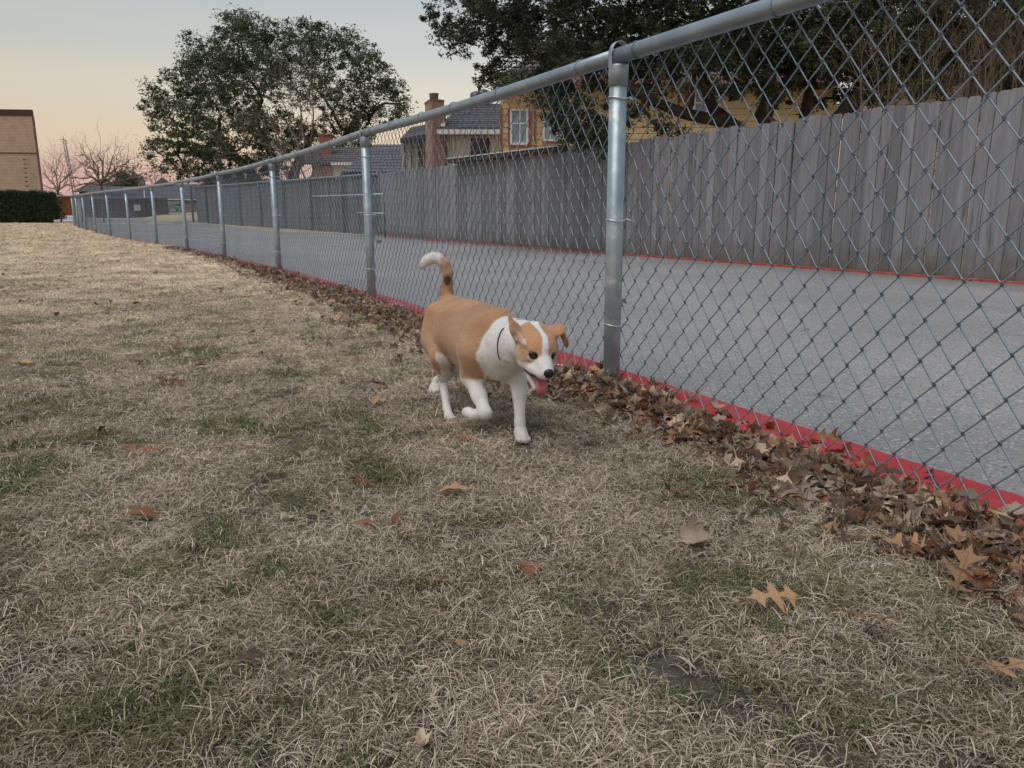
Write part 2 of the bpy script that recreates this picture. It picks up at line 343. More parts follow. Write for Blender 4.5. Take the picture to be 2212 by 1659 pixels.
# curbs
def curb(name, fx, a, b, o0, o1, h, m, lab, step=.5):
    mb = MB(); yy = np.arange(a, b + .01, step)
    for y0, y1 in zip(yy[:-1], yy[1:]):
        z0, z1 = g(y0), g(y1); A = [(fx(y0) + o0, y0), (fx(y0) + o1, y0)]; B = [(fx(y1) + o0, y1), (fx(y1) + o1, y1)]
        v = [(*A[0], z0 - .03), (*A[1], z0 - .03), (*A[1], z0 + h), (*A[0], z0 + h), (*B[0], z1 - .03), (*B[1], z1 - .03), (*B[1], z1 + h), (*B[0], z1 + h)]
        mb.add(v, [(3, 2, 6, 7), (1, 5, 6, 2), (0, 3, 7, 4)])
    o = mb.build(name, m); tag(o, lab, kind='structure'); return o
curb('curb', fence_x, -3, 22, -.05, .20, .028, M['redpaint'], 'low curb painted bright red under the chain link fence')
curb('curb', fence_x, 22, 35, -.05, .20, .028, M['redpaint2'], 'pale worn far stretch of the painted curb under the chain link fence')
curb('curb', lambda Y: wood_x(Y) - .10, 3, 24.5, -.05, .05, .03, M['redpaint2'], 'thin faded red curb at the foot of the grey board fence')
# white paint scribble on the curb by the dog's nose
mb = MB()
for a, b in (((1200, 787), (1222, 790)), ((1206, 793), (1228, 796)), ((1217, 799), (1240, 803))):
    def onz(p, z=.030):
        u = (p[0] - 1106) / FPX; v = (829.5 - p[1]) / FPX; dz = v * math.cos(TH) - math.sin(TH); dy = math.cos(TH) + v * math.sin(TH); t = (z - CAMZ) / dz
        return Vector((u * t, dy * t, z))
    pa, pb = onz(a), onz(b); d = (pb - pa).normalized() * .012; d = Vector((-d.y, d.x, 0))
    q = pa.lerp(pb, .5) + d * .6
    mb.quad(pa - d, q - d, q + d, pa + d); mb.quad(q - d, pb - d * .5, pb + d * .5, q + d)
tag(mb.build('curb_paint_mark', M['whitepaint']), "streaks of white paint on the red curb right of the dog's muzzle", kind='structure')
# ---------------------------------------------------------------- chain link fence
chain = empty('chain_link_fence', (FP[1][0], FP[1][1], 0)); tag(chain, 'long galvanised chain link fence with round posts curving away along the lawn', 'fence')
PR = .033; RR = .0275
pm = MB(); pm.lathe([(PR, -.25), (PR, 1.0)], (0, 0, 0), 24); post_me = pm.mesh('post', M['galv'])
cm = MB(); cm.lathe([(PR + .0015, 0), (PR + .0035, .001), (PR + .0035, .068), (PR + .0015, .074)], (0, 0, 0), 24)
cap_me = cm.mesh('post_cap', M['rail'])
def loop_mesh():
    mb = MB(); n = 18; w_ = .011; R0 = RR + .006; vs = []
    pr = []
    pr.append((-R0 - .001, -.045)); 
    for k in range(n + 1):
        t = math.pi - math.pi * k / n; pr.append((R0 * math.cos(t) * 1.05, R0 * math.sin(t) * 1.35))
    pr.append((R0 + .001, -.045))
    for (x, z) in pr:
        L = math.hypot(x, z); nx_, nz_ = x / L, z / L
        for s_, q in ((-1, 0), (1, 0), (1, .0035), (-1, .0035)): vs.append((x + nx_ * q, s_ * w_, z + nz_ * q))
    fs = []
    for i in range(len(pr) - 1):
        for k in range(4): fs.append((i * 4 + k, i * 4 + (k + 1) % 4, (i + 1) * 4 + (k + 1) % 4, (i + 1) * 4 + k))
    mb.add(vs, fs, 0, True); return mb.mesh('rail_loop', M['rail'])
loop_me = loop_mesh()
tm = MB(); R1 = PR + .0025
ring = [(R1 * math.cos(t), R1 * math.sin(t), .004 * math.sin(t * 2)) for t in np.linspace(math.radians(70), math.radians(380), 20)]
tm.tube([(.02, .05, .004)] + ring + [(.062, .03, -.006), (.066, .018, -.004), (.040, .008, .006)], .0021, 5); tie_me = tm.mesh('tie_wire', M['tie'])
bm_ = MB(); bm_.tube([((RR + .0015) * math.cos(t), 0, (RR + .0015) * math.sin(t)) for t in np.linspace(0, 2 * math.pi, 17)], .0024, 5); band_me = bm_.mesh('rail_tie', M['wire'])
def rail_pt(i, f=0.0):
    a, b = FP[i], FP[min(i + 1, len(FP) - 1)]; return Vector((a[0] + (b[0] - a[0]) * f, a[1] + (b[1] - a[1]) * f, FH[i] + (FH[min(i + 1, len(FP) - 1)] - FH[i]) * f))
for i, (px, py) in enumerate(FP):
    if i == 0: continue
    nxt = FP[min(i + 1, len(FP) - 1)]; prv = FP[i - 1]; yaw = math.atan2(nxt[1] - prv[1], nxt[0] - prv[0])
    z0 = g(py) - .03; top = FH[i] - RR - .012
    p = linko('post', post_me, chain, False); p.location = (px - FP[1][0], py - FP[1][1], z0); p.scale = (1, 1, top - z0)
    p.rotation_euler = (random.uniform(-.006, .006), random.uniform(-.006, .006), 0)
    def sub(name, me, wz, ry=0.0, par=p):
        o = bpy.data.objects.new(name, me); COL.objects.link(o); o.parent = par
        o.location = (0, 0, (wz - z0) / (top - z0)); o.scale = (1, 1, 1 / (top - z0)); o.rotation_euler = (0, 0, ry); return o
    sub('post_cap', cap_me, top - .068, 0)
    sub('rail_loop', loop_me, FH[i], yaw - math.pi / 2 + math.pi / 2 + math.pi / 2 * 0 + math.pi / 2)
    if i < 9:
        for hz in ((1.08 if i != 1 else 1.10), .66, .26): sub('tie_wire', tie_me, z0 + .03 + hz * (FH[i] / 1.25), -.35 + random.uniform(-.15, .15))
# top rail: one pipe per pair of posts
dirs = []
for i in range(len(FP) - 1):
    a, b = rail_pt(i), rail_pt(i + 1); mb = MB(); n = 7
    pts = []
    for k in range(n + 1):
        f = k / n; q = a.lerp(b, f); q.z -= .010 * math.sin(math.pi * f) * (1 if i != 1 else 1.4); pts.append(q)
    mb.tube(pts, RR, 20)
    r_ = mb.build('top_rail', M['rail'], chain)
    if i < 7:
        yaw = math.atan2(b.y - a.y, b.x - a.x); L = (b - a).length
        fr = [.10, .29, .46, .62, .80, .93] if i else [.55, .7, .80, .985]
        for f in fr:
            f += random.uniform(-.02, .02)
            o = linko('rail_tie', band_me, chain, False); q = a.lerp(b, f); q.z -= .010 * math.sin(math.pi * f)
            o.location = (q.x - FP[1][0], q.y - FP[1][1], q.z); o.rotation_euler = (0, 0, yaw - math.pi / 2 + random.uniform(-.1, .1))
        # sleeve joint on the rail
    if False:
        q = a.lerp(b, .33); d = (b - a).normalized(); mb = MB(); mb.tube([q - d * .05, q + d * .05], RR + .002, 20); mb.build('rail_sleeve', M['rail'], chain)
# wires of the mesh: zigzag pickets woven together
NP = 12; DW = .0435                                   # diamonds high, half diamond wide
def wire_mesh(phase, sides=5, quality=True):
    mb = MB(); H = 1.0 / NP; pts = []
    e = .0030; k = 0
    for j in range(2 * NP + 1):
        z = j * H / 2; side = ((j + phase) % 2)         # 0 left, 1 right
        x = DW * side
        s_ = 1 if side else -1
        if quality:
            pts.append((x - s_ * .004, -e, z - H * .055)); pts.append((x + s_ * .0026, -e * .7, z - H * .02))
            pts.append((x + s_ * .0030, e * .7, z + H * .02)); pts.append((x - s_ * .004, e, z + H * .055))
            # wire bows outwards between knuckles
            if j < 2 * NP: pts.append((DW / 2, 0, z + H / 4))
        else: pts.append((x, 0, z))
    mb.tube(pts, .00195 if quality else .0021, sides, caps=False); return mb
wm = [wire_mesh(0).mesh('wire', M['wire']), wire_mesh(1).mesh('wire', M['wire'])]
P2 = [Vector((a, b, h)) for (a, b), h in zip(FP, FH)]
cum = [0]
for a, b in zip(P2[:-1], P2[1:]): cum.append(cum[-1] + (Vector((b.x, b.y)) - Vector((a.x, a.y))).length)
def along(s_):
    i = max(0, min(len(cum) - 2, int(np.searchsorted(cum, s_) - 1))); f = (s_ - cum[i]) / (cum[i + 1] - cum[i]); a, b = P2[i], P2[i + 1]
    q = a.lerp(b, f); d = Vector((b.x - a.x, b.y - a.y, 0)).normalized()
    # smooth the direction and bulge slightly like sagging wire
    q.z -= .010 * math.sin(math.pi * f); return q, d
total = cum[-1]; ncol = int(total / DW)
farV, farF = [], []; base_v = 0
start = 28; cnt = 0
fv = wire_mesh(0, 3, False), wire_mesh(1, 3, False)
for c in range(start, ncol):
    q, d = along(c * DW); nrm = Vector((-d.y, d.x, 0)) * -1          # towards the alley
    if nrm.x < 0: nrm = -nrm
    off = PR + .004
    z0 = g(q.y) + .035; z1 = q.z - RR * .4; yaw = math.atan2(d.y, d.x)
    wav = .006 * math.sin(c * .21) + .004 * math.sin(c * .073 + 1)
    base = Vector((q.x, q.y, 0)) + nrm * (off + wav)
    if cnt < 300:
        o = linko('wire', wm[c % 2], chain, False); o.location = (base.x - FP[1][0], base.y - FP[1][1], z0); o.rotation_euler = (0, 0, yaw); o.scale = (1, 1, z1 - z0); cnt += 1
    else:
        mm = fv[c % 2]; R = Matrix.Rotation(yaw, 3, 'Z')
        for v in mm.v: farV.append(tuple(base + R @ Vector((v[0], v[1], 0)) + Vector((0, 0, z0 + v[2] * (z1 - z0)))))
        farF += [tuple(i + base_v for i in f) for f in mm.f]; base_v += len(mm.v)
o = linko('wire_mesh', npmesh('wire_mesh', farV, farF, M['wire'], True), chain); o['kind'] = 'stuff'
# ---------------------------------------------------------------- wooden fences
def board_mesh(k, m, wd=.138, notch=.028, h=1.83):
    mb = MB(); r = random.Random(k); e = [r.uniform(-.004, .004) for _ in range(4)]; t = .018
    pr = [(-wd / 2, -.02), (wd / 2, -.02), (wd / 2, h - notch + e[0]), (wd / 2 - notch * .8, h + e[1]), (-wd / 2 + notch * .8, h + e[2]), (-wd / 2, h - notch + e[3])]
    mb.prism([(x, -t / 2, z) for x, z in pr], (0, t, 0)); return mb.mesh('board', m)
bms = [board_mesh(k, M['board']) for k in range(6)]
def wood_fence(name, A, B, meshes, label, pitch=.141, hs=1.0, gap=None, grp=None):
    A = Vector((*A, 0)); B = Vector((*B, 0)); d = (B - A); L = d.length; d.normalize(); yaw = math.atan2(d.y, d.x)
    root = empty(name, (A.x, A.y, g(A.y))); tag(root, label, 'fence', grp)
    n = min(int(L / pitch), 298)
    nrm = Vector((d.y, -d.x, 0)); nrm = nrm if nrm.x > 0 else -nrm
    for k in range(n):
        p = A + d * (pitch * (k + .5)); o = linko('board', random.choice(meshes), root, False)
        o.location = (p.x - A.x + random.uniform(-.008, .008), p.y - A.y + random.uniform(-.006, .006), g(p.y) - g(A.y) + random.uniform(-.012, .012))
        o.rotation_euler = (random.uniform(-.006, .006), random.uniform(-.006, .006), yaw + random.uniform(-.05, .05)); o.scale = (random.uniform(.962, .985), 1, hs * random.uniform(.99, 1.01))
    for hz in (.35, .95, 1.6):
        mb = MB(); p0 = A + nrm * .035; p1 = B + nrm * .035
        mb.tube([p0 + Vector((0, 0, g(p0.y) + hz * hs)), p1 + Vector((0, 0, g(p1.y) + hz * hs))], .03, 4, smooth=False); mb.build('fence_rail', meshes[0].materials[0], root)
    return root
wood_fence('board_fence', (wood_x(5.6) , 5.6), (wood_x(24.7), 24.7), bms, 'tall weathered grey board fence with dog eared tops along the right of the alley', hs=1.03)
b2 = [board_mesh(k + 10, M['board2'], .138, .01) for k in range(3)]
wf2 = wood_fence('board_fence', (-4.05, 24.62), (-17.2, 43.0), b2, 'older darker board fence with capped top behind the grass strip at the far bend', hs=1.0)
# cap rail, posts and pipe on the older fence
mb = MB(); A = Vector((-4.05, 24.62, 0)); B = Vector((-17.2, 43.0, 0)); d = (B - A).normalized()
for k in range(9):
    p = A + d * (k * 2.9); mb = MB(); mb.box((p.x - .05, p.y - .04, g(p.y) + .97), (.1, .1, 1.94), math.atan2(d.y, d.x)); mb.build('fence_post', M['board2'], wf2)
mb = MB(); mb.tube([A + Vector((-.04, -.03, g(A.y) + 1.87)), B + Vector((-.04, -.03, g(B.y) + 1.87))], .045, 4, smooth=False); mb.build('cap_rail', M['board'], wf2)
pg = empty('pipe_gate', (-4.0, 23.0, 0)); tag(pg, 'pale thin metal rails in front of the older dark board fence', 'gate rail')
mb = MB(); a, b = W(829, 419, 22.9), W(612, 426, 33); mb.tube([a, a.lerp(b, .33) + Vector((0, 0, .0)), a.lerp(b, .66), b], .022, 6); mb.build('upper_rail', M['pipe'], pg)
mb = MB(); a, b = W(829, 461, 22.9), W(770, 459, 25.2); mb.tube([a, b], .022, 6); mb.build('lower_rail', M['pipe'], pg)
for q in (W(829, 440, 22.9), W(612, 440, 33)):
    mb = MB(); mb.tube([(q.x, q.y, g(q.y)), (q.x, q.y, W(829, 417, 22.9).z if q.y < 25 else W(612, 424, 33).z)], .03, 8); mb.build('gate_post', M['board2'], pg)
# far stained orange fence
ob = [board_mesh(30, M['oboard'], .19, .003, 1.83)]
a = W(128, 462, 58); b = W(166, 462, 58)
root = empty('board_fence', (a.x, 58, a.z)); tag(root, 'short rust brown board fence beyond the right end of the hedge', 'fence')
h_ = W(130, 423, 58).z - a.z
for k in range(int((b.x - a.x) / .2) + 1):
    o = linko('board', ob[0], root, False); o.location = (k * .2, 0, -.1); o.scale = (1, 1, (h_ + .1) / 1.83)
mb = MB(); mb.box(((a.x + b.x) / 2, 57.95, a.z + h_), (b.x - a.x + .3, .08, .07)); mb.build('cap_rail', M['white'], root)
# ---------------------------------------------------------------- buildings
def brick_wall(name_parent, O, ux, w_, h_, bm, mm, bl=.22, bh=.075, nrm=None, wallname='wall', depth=.2, holes=()):
    """a wall face of real bricks: O lower corner, ux unit direction along, outward normal nrm"""
    ux = Vector(ux).normalized(); uz = Vector((0, 0, 1)); nrm = Vector(nrm).normalized()
    mb = MB(); c = O + ux * w_ / 2 + uz * h_ / 2 - nrm * (depth / 2); R = Matrix((ux, -nrm, uz)).transposed()
    mb.box(c, (w_, depth, h_), M=R); mb.build(wallname, mm, name_parent)
    mb = MB(); row = 0; z = .005
    while z + bh < h_:
        x = -(row % 2) * bl / 2
        while x < w_:
            a, b = max(x + .006, 0), min(x + bl - .006, w_)
            if b - a > .03 and not any(hx0 < (a + b) / 2 < hx1 and hz0 < z + bh / 2 < hz1 for hx0, hx1, hz0, hz1 in holes):
                p = random.uniform(0, .006); mb.box(O + ux * (a + b) / 2 + uz * (z + bh / 2) + nrm * (.006 + p / 2), (b - a, .012 + p, bh - .012), M=R)
            x += bl
        z += bh; row += 1
    o = mb.build('brickwork', bm, name_parent); o['kind'] = 'stuff'; return o
def siding(parent, O, ux, w_, h_, nrm, m, lap=.18, name='siding_board'):
    ux = Vector(ux).normalized(); nrm = Vector(nrm).normalized(); uz = Vector((0, 0, 1)); R = Matrix((ux, -nrm, uz)).transposed()
    n = max(1, int(round(h_ / lap))); lp = h_ / n
    mb = MB(); mb.box((0, 0, 0), (w_, .1, h_), M=R); me = mb.mesh('wall', m); o = linko('wall', me, parent); o.location = O + ux * w_ / 2 + uz * h_ / 2 - nrm * .06; o.matrix_parent_inverse = Matrix.Translation(parent.location).inverted()
    mb = MB(); a = R @ Vector((-w_ / 2, 0, 0)); b = R @ Vector((w_ / 2, 0, 0))
    mb.prism([a - nrm * .01, a + nrm * .028, a + nrm * .008 + uz * (lp - .004), a - nrm * .01 + uz * (lp - .004)], b - a); me = mb.mesh(name, m)
    for k in range(n):
        o = linko(name, me, parent); o.location = O + ux * w_ / 2 + uz * (k * lp + .002); o.matrix_parent_inverse = Matrix.Translation(parent.location).inverted()
def rect(parent, P0, P1, m, name, nrm, proud=.03, th=.05, frame=None, fw=.06, bars=(), glass='pane'):
    """window on a wall facing nrm between opposite corners P0 (lower left) and P1 (upper right)"""
    P0, P1 = Vector(P0), Vector(P1); ux = Vector((P1.x - P0.x, P1.y - P0.y, 0)); w_ = ux.length; ux.normalize(); nrm = Vector(nrm).normalized(); h_ = P1.z - P0.z
    R = Matrix((ux, -nrm, Vector((0, 0, 1)))).transposed(); c = P0 + ux * w_ / 2 + Vector((0, 0, h_ / 2)) + nrm * proud
    f = None
    mb = MB()
    fr = frame or m
    for dx, dz, sx, sz in ((0, h_ / 2, w_ + fw, fw), (0, -h_ / 2, w_ + fw, fw), (-w_ / 2, 0, fw, h_ - fw), (w_ / 2, 0, fw, h_ - fw)):
        mb.box(c + ux * dx + Vector((0, 0, dz)), (sx, th, sz), M=R)
    for kind, q in bars:
        if kind == 'h': mb.box(c + Vector((0, 0, (q - .5) * h_)) - nrm * .004, (w_ - fw, th * .7, fw * .6), M=R)
        else: mb.box(c + ux * (q - .5) * w_ - nrm * .006, (fw * .6, th * .7, h_ - fw), M=R)
    f = mb.build(name, fr, parent)
    mb = MB(); mb.box(c - nrm * .012, (w_ - fw * .5, .012, h_ - fw * .5), M=R); o = mb.build(glass, m); o.parent = f; o.matrix_parent_inverse = Matrix.Identity(4)
    return f
def shingle_roof(parent, a, b, c, d, m, rows=12, bw=.45, name='shingle', rowname='shingle_course'):
    """sloping roof face with raised courses: a-b eave, d-c ridge"""
    a, b, c, d = map(Vector, (a, b, c, d)); n = (b - a).cross(d - a).normalized(); n = n if n.z > 0 else -n
    mb = MB(); mb.prism([a, b, c, d], -n * .08); mb.build('roof_deck', m, parent)
    for k in range(rows):
        f0, f1 = k / rows, min((k + 1.15) / rows, 1); mb = MB()
        A, B = a.lerp(d, f0), b.lerp(c, f0); C_, D_ = b.lerp(c, f1), a.lerp(d, f1)
        nn = max(1, int((B - A).length / bw)); sh = random.random()
        for j in range(nn):
            q0, q1 = (j + .02) / nn, (j + .98) / nn; off = n * (.018 + random.uniform(0, .008))
            mb.add([A.lerp(B, q0) + off * 1.5, A.lerp(B, q1) + off * 1.5, D_.lerp(C_, q1) + n * .004, D_.lerp(C_, q0) + n * .004, A.lerp(B, q0), A.lerp(B, q1)], [(0, 1, 2, 3), (0, 4, 5, 1)])
        mb.build(rowname, m, parent)
NR = (0, -1, 0)
# --- tan brick building, far left
r0 = W(89, 412, 47.5); r0.z = .2; tp = W(72, 237, 47.5); root = empty('brick_building', (r0.x, r0.y, g(47.5)))
tag(root, 'tall plain tan brick building with dark roof edge behind the clipped hedge', 'building')
ux = Vector((-1, -.10, 0)).normalized(); nr = Vector((.10, -1, 0)).normalized(); wid = 6.0; ht = tp.z - .2
brick_wall(root, r0 + ux * wid, -ux, wid, ht - .32, M['brick'], M['mortar'], nrm=nr, depth=.3, bl=.24, bh=.085)
mb = MB(); mb.box(r0 + ux * wid / 2 + Vector((0, 0, ht - .16)) - nr * .04, (wid + .08, .22, .32), M=Matrix((-ux, -nr, Vector((0, 0, 1)))).transposed()); mb.build('fascia', M['darktrim'], root)
mb = MB(); mb.box(r0 + ux * wid / 2 + Vector((0, 0, W(80, 331, 47.5).z - .2)) + nr * .02, (wid, .06, .06), M=Matrix((-ux, -nr, Vector((0, 0, 1)))).transposed()); mb.build('expansion_joint', M['dglass'], root)
mb = MB(); q_ = r0 - nr * .29; mb.prism([q_ + ux * .2, q_ + ux * wid, q_ + ux * (wid + 5) + Vector((0, 7, 0)), q_ + ux * 5.2 + Vector((0, 7, 0))], (0, 0, ht - .33)); mb.build('building_body', M['brick'], root)
for k in range(7):
    q = W(54 + k * .9, 345 + k * 9.5, 47.2); mb = MB(); mb.box(q + nr * .06, (.16, .03, .07), M=Matrix((-ux, -nr, Vector((0, 0, 1)))).transposed()); mb.build('weep_brick', M['darkbrick'], root)
# --- cream house with chimney
Y0 = 25.5
root = empty('cream_house', (W(1000, 464, Y0).x, Y0, 0)); tag(root, 'cream sided house with brick chimney and dark screened window above the board fence', 'house')
def wallpx(x0, x1, y0, Y, m, y1=470, lap=.18, name='siding_board'):
    a, b = W(x0, y0, Y), W(x1, y0, Y); O = Vector((a.x, Y, .1)); siding(root, O, (1, 0, 0), b.x - a.x, a.z - .1, NR, m, lap, name)
wallpx(953, 967, 282, Y0 + .25, M['olive']); wallpx(967, 1084, 282, Y0, M['cream'])
wallpx(868, 924, 297, Y0 + 1.2, M['olive'], lap=.22)
for x0, x1 in ((967, 969), (978, 982)):
    mb = MB(); a, b = W(x0, 282, Y0), W(x1, 282, Y0); mb.box(((a.x + b.x) / 2, Y0 - .05, a.z / 2), (b.x - a.x + .03, .06, a.z)); mb.build('corner_board', M['cream'], root)
for x0 in (870, 884, 900):
    mb = MB(); a = W(x0, 297, Y0 + 1.2); mb.box((a.x, Y0 + 1.12, a.z / 2), (.09, .06, a.z)); mb.build('corner_board', M['olive'], root)
rect(root, W(1018, 339, Y0), W(1056, 300, Y0), M['dglass'], 'window', NR, .045, .05, M['darktrim'], .03, (('h', .28),), 'screen')
rect(root, W(903.5, 362, Y0 + 1.2), W(914, 303, Y0 + 1.2), M['dglass'], 'window', NR, .045, .05, M['olive'], .03, (('h', .33), ('h', .66)), 'screen')
# eave, gutter and roof
e0, e1 = W(944, 281, Y0 - .5), W(1084, 284, Y0 - .5); e1.z = e0.z
rg0, rg1 = Vector((W(1000, 240, 29.2).x, 29.2, W(1030, 224, 29.2).z)), Vector((W(1092, 240, 29.2).x, 29.2, W(1030, 224, 29.2).z))
shingle_roof(root, e0 + Vector((0, 0, .06)), e1 + Vector((0, 0, .06)), rg1, rg0, M['shingle'], rows=14)
mb = MB(); mb.prism([e0 + Vector((0, .02, -.14)), e0 + Vector((0, -.10, -.12)), e0 + Vector((0, -.10, 0)), e0 + Vector((0, .02, .02))], e1 - e0); mb.build('gutter', M['white'], root)
mb = MB(); mb.prism([e0 + Vector((0, .03, -.12)), e0 + Vector((0, .5, -.12)), e0 + Vector((0, .5, -.10)), e0 + Vector((0, .03, -.10))], e1 - e0); mb.build('soffit', M['soffit'], root)
mb = MB(); a = W(944, 273, Y0 - .4); b = W(961, 268, Y0 + .2); mb.prism([a + Vector((0, 0, -.16)), a + Vector((.24, 0, .02)), a + Vector((.30, 0, .16)), a + Vector((.02, 0, .0))], (0, .2, 0)); mb.build('gutter_end', M['white'], root)
f0, f1 = W(864, 301, Y0 + .9), W(924, 289, Y0 + .4)
h0, h1 = W(889, 275, Y0 + 3.2), W(924, 268, Y0 + 3.2)
shingle_roof(root, f0, f1, h1, h0, M['shingle'], rows=6)
mb = MB(); mb.prism([f0 + Vector((0, 0, -.12)), f0 + Vector((0, .05, -.12)), f0 + Vector((0, .05, 0)), f0], f1 - f0); mb.build('fascia', M['darktrim'], root)
# chimney
ch = MB(); 
c0, c1, c2 = W(918.5, 217, Y0 + .3), W(931, 214, Y0 - .55), W(962, 219, Y0 - .25)
zt = c1.z
fx = Vector((c2.x - c1.x, c2.y - c1.y, 0)); sx = Vector((c0.x - c1.x, c0.y - c1.y, 0))
nf = Vector((fx.y, -fx.x, 0)).normalized(); nf = nf if nf.y < 0 else -nf
ns = Vector((sx.y, -sx.x, 0)).normalized(); ns = ns if ns.y < 0 else -ns
base_ = Vector((c1.x, c1.y, .2))
chim = empty('chimney', (0, 0, 0)); chim.parent = root; chim.matrix_parent_inverse = Matrix.Translation(root.location).inverted()
brick_wall(chim, base_, fx, fx.length * .9, zt - .2 - .05, M['redbrick'], M['mortar2'], nrm=nf, bl=.2, bh=.075, depth=.12)
brick_wall(chim, Vector((c0.x, c0.y, .2)), -sx, sx.length, zt - .2 - .05, M['redbrick'], M['mortar2'], nrm=ns, bl=.2, bh=.075, depth=.12)
mb = MB(); o4 = base_ + fx * .9 + sx; mb.prism([Vector((base_.x, base_.y, .2)), Vector((base_.x, base_.y, .2)) + fx * .88, o4, Vector((base_.x, base_.y, .2)) + sx], (0, 0, zt - .35)); 
mb.v = [tuple(Vector(v) - (nf + ns) * .14) for v in mb.v]; mb.build('chimney_core', M['mortar2'], chim)
for zz, gg, hh, mm_ in ((zt - .05, .05, .06, M['mortar2']), (zt - .48, .02, .05, M['redbrick'])):
    mb = MB(); q = Vector((base_.x, base_.y, zz)) + (nf + ns) * gg; mb.prism([q, q + fx * (.93 + gg), q + fx * (.93 + gg) + sx * (1 + gg), q + sx * (1 + gg)], (0, 0, hh)); mb.build('chimney_cap' if gg > .03 else 'corbel', mm_, chim)
q = Vector((base_.x, base_.y, zt)) + fx * .42 + sx * .5
mb = MB(); mb.lathe([(.14, 0), (.14, .20), (.155, .21), (.155, .24), (.12, .25)], q, 16); mb.build('flue_cap', M['soffit'], chim)
for x_, y_, r_ in ((1028, 219, .19), (1045, 215, .21)):
    q = W(x_, y_, 28.8); mb = MB(); mb.lathe([(r_ * .6, -.3), (r_ * .6, .0), (r_, .05), (r_ * 1.08, .16), (r_, .28), (r_ * .3, .34)], q, 12); mb.build('roof_vent', M['metal'], root)
q = W(1036, 214, 29.0); mb = MB(); mb.lathe([(.06, -.2), (.06, .38), (.1, .39), (.1, .46), (.05, .47)], q, 10); mb.build('vent_pipe', M['metal'], root)
# patio roof edge above the fence
a, b, c = W(966, 352, 19.2), W(1113, 336, 16.6), W(1200, 327, 15.3)
root = empty('patio_cover', (b.x, b.y, 0)); tag(root, 'flat dark brown patio roof edge just above the grey board fence', 'roof edge')
for p, q in ((a, b), (b, c)):
    mb = MB(); mb.prism([p, p + Vector((.3, .5, 0)), p + Vector((.3, .5, .085)), p + Vector((0, 0, .085))], q - p); mb.build('fascia', M['darktrim'], root)
    mb = MB(); mb.prism([p + Vector((-.01, -.01, .085)), p + Vector((.5, .8, .085)), p + Vector((.5, .8, .11)), p + Vector((-.01, -.01, .11))], q - p); mb.build('drip_edge', M['pipe'], root)
for p in (a, c):
    mb = MB(); mb.box((p.x + .3, p.y + .3, p.z / 2), (.12, .12, p.z)); mb.build('patio_post', M['darktrim'], root)
# --- yellow house
Y1 = 22.6
root = empty('yellow_house', (W(1400, 464, Y1).x, Y1, 0)); tag(root, 'yellow sided house with rust trim and red fascia behind the big oak', 'house')
a, b = W(1081, 166, Y1), W(1812, 166, Y1); siding(root, Vector((a.x, Y1, .1)), (1, 0, 0), b.x - a.x, a.z - .1, NR, M['yellow'], .165)
def trim(x0, x1, y0, y1, m=M['rust'], Y=Y1, pr=.06, nm='trim_board'):
    p, q = W(x0, y1, Y), W(x1, y0, Y); mb = MB(); mb.box(((p.x + q.x) / 2, Y - pr, (p.z + q.z) / 2), (abs(q.x - p.x), .05, q.z - p.z)); return mb.build(nm, m, root)
trim(1080, 1084, 236, 345); trim(1141, 1146.5, 240, 318); trim(1153, 1157, 240, 318); trim(1097, 1102, 236, 318); trim(1461, 1468, 205, 300); trim(1556, 1562, 235, 300); trim(1478, 1490, 200, 252)
rect(root, W(1104, 311, Y1), W(1139, 238, Y1), M['bglass'], 'window', NR, .06, .06, M['white'], .06, (('v', .55), ('h', .6)))
rect(root, W(1174, 303, Y1), W(1203, 252, Y1), M['bglass'], 'window', NR, .06, .06, M['white'], .06, (('v', .5),))
rect(root, W(1497, 262, Y1), W(1555, 183, Y1), M['bglass'], 'window', NR, .06, .06, M['white'], .07, (('h', .5), ('v', .5)))
trim(1102, 1142, 311, 317); trim(1171, 1206, 303, 309)
a, b = W(1075, 172, Y1 - .6), W(1816, 172, Y1 - .6); c, d = W(1816, 80, Y1 + 5), W(1240, 80, Y1 + 5)
shingle_roof(root, a + Vector((0, 0, .1)), b + Vector((0, 0, .1)), c, d, M['shingle2'], rows=12)
mb = MB(); mb.prism([a + Vector((0, 0, -.10)), a + Vector((0, .04, -.10)), a + Vector((0, .04, .1)), a + Vector((0, 0, .1))], b - a); mb.build('fascia', M['pinkfascia'], root)
mb = MB(); mb.prism([a + Vector((0, .05, -.08)), a + Vector((0, .62, -.08)), a + Vector((0, .62, -.06)), a + Vector((0, .05, -.06))], b - a); mb.build('soffit', M['soffit'], root)
# --- pale house on the right
Y2 = 19
root = empty('pale_house', (W(2050, 464, Y2).x, Y2, 0)); tag(root, 'pale tan sided house glimpsed through the bare shrub at the far right', 'house')
a, b = W(1850, 150, Y2), W(2300, 150, Y2); siding(root, Vector((a.x, Y2, .1)), (1, 0, 0), b.x - a.x, a.z - .1, NR, M['pale'], .19)
a, b = W(1845, 150, Y2 - .4), W(2310, 150, Y2 - .4); c, d = W(2310, 70, Y2 + 4), W(1960, 70, Y2 + 4)
shingle_roof(root, a, b, c, d, M['shingle2'], rows=8); mb = MB(); mb.prism([a + Vector((0, 0, -.16)), a + Vector((0, .04, -.16)), a + Vector((0, .04, 0)), a], b - a); mb.build('fascia', M['soffit'], root)
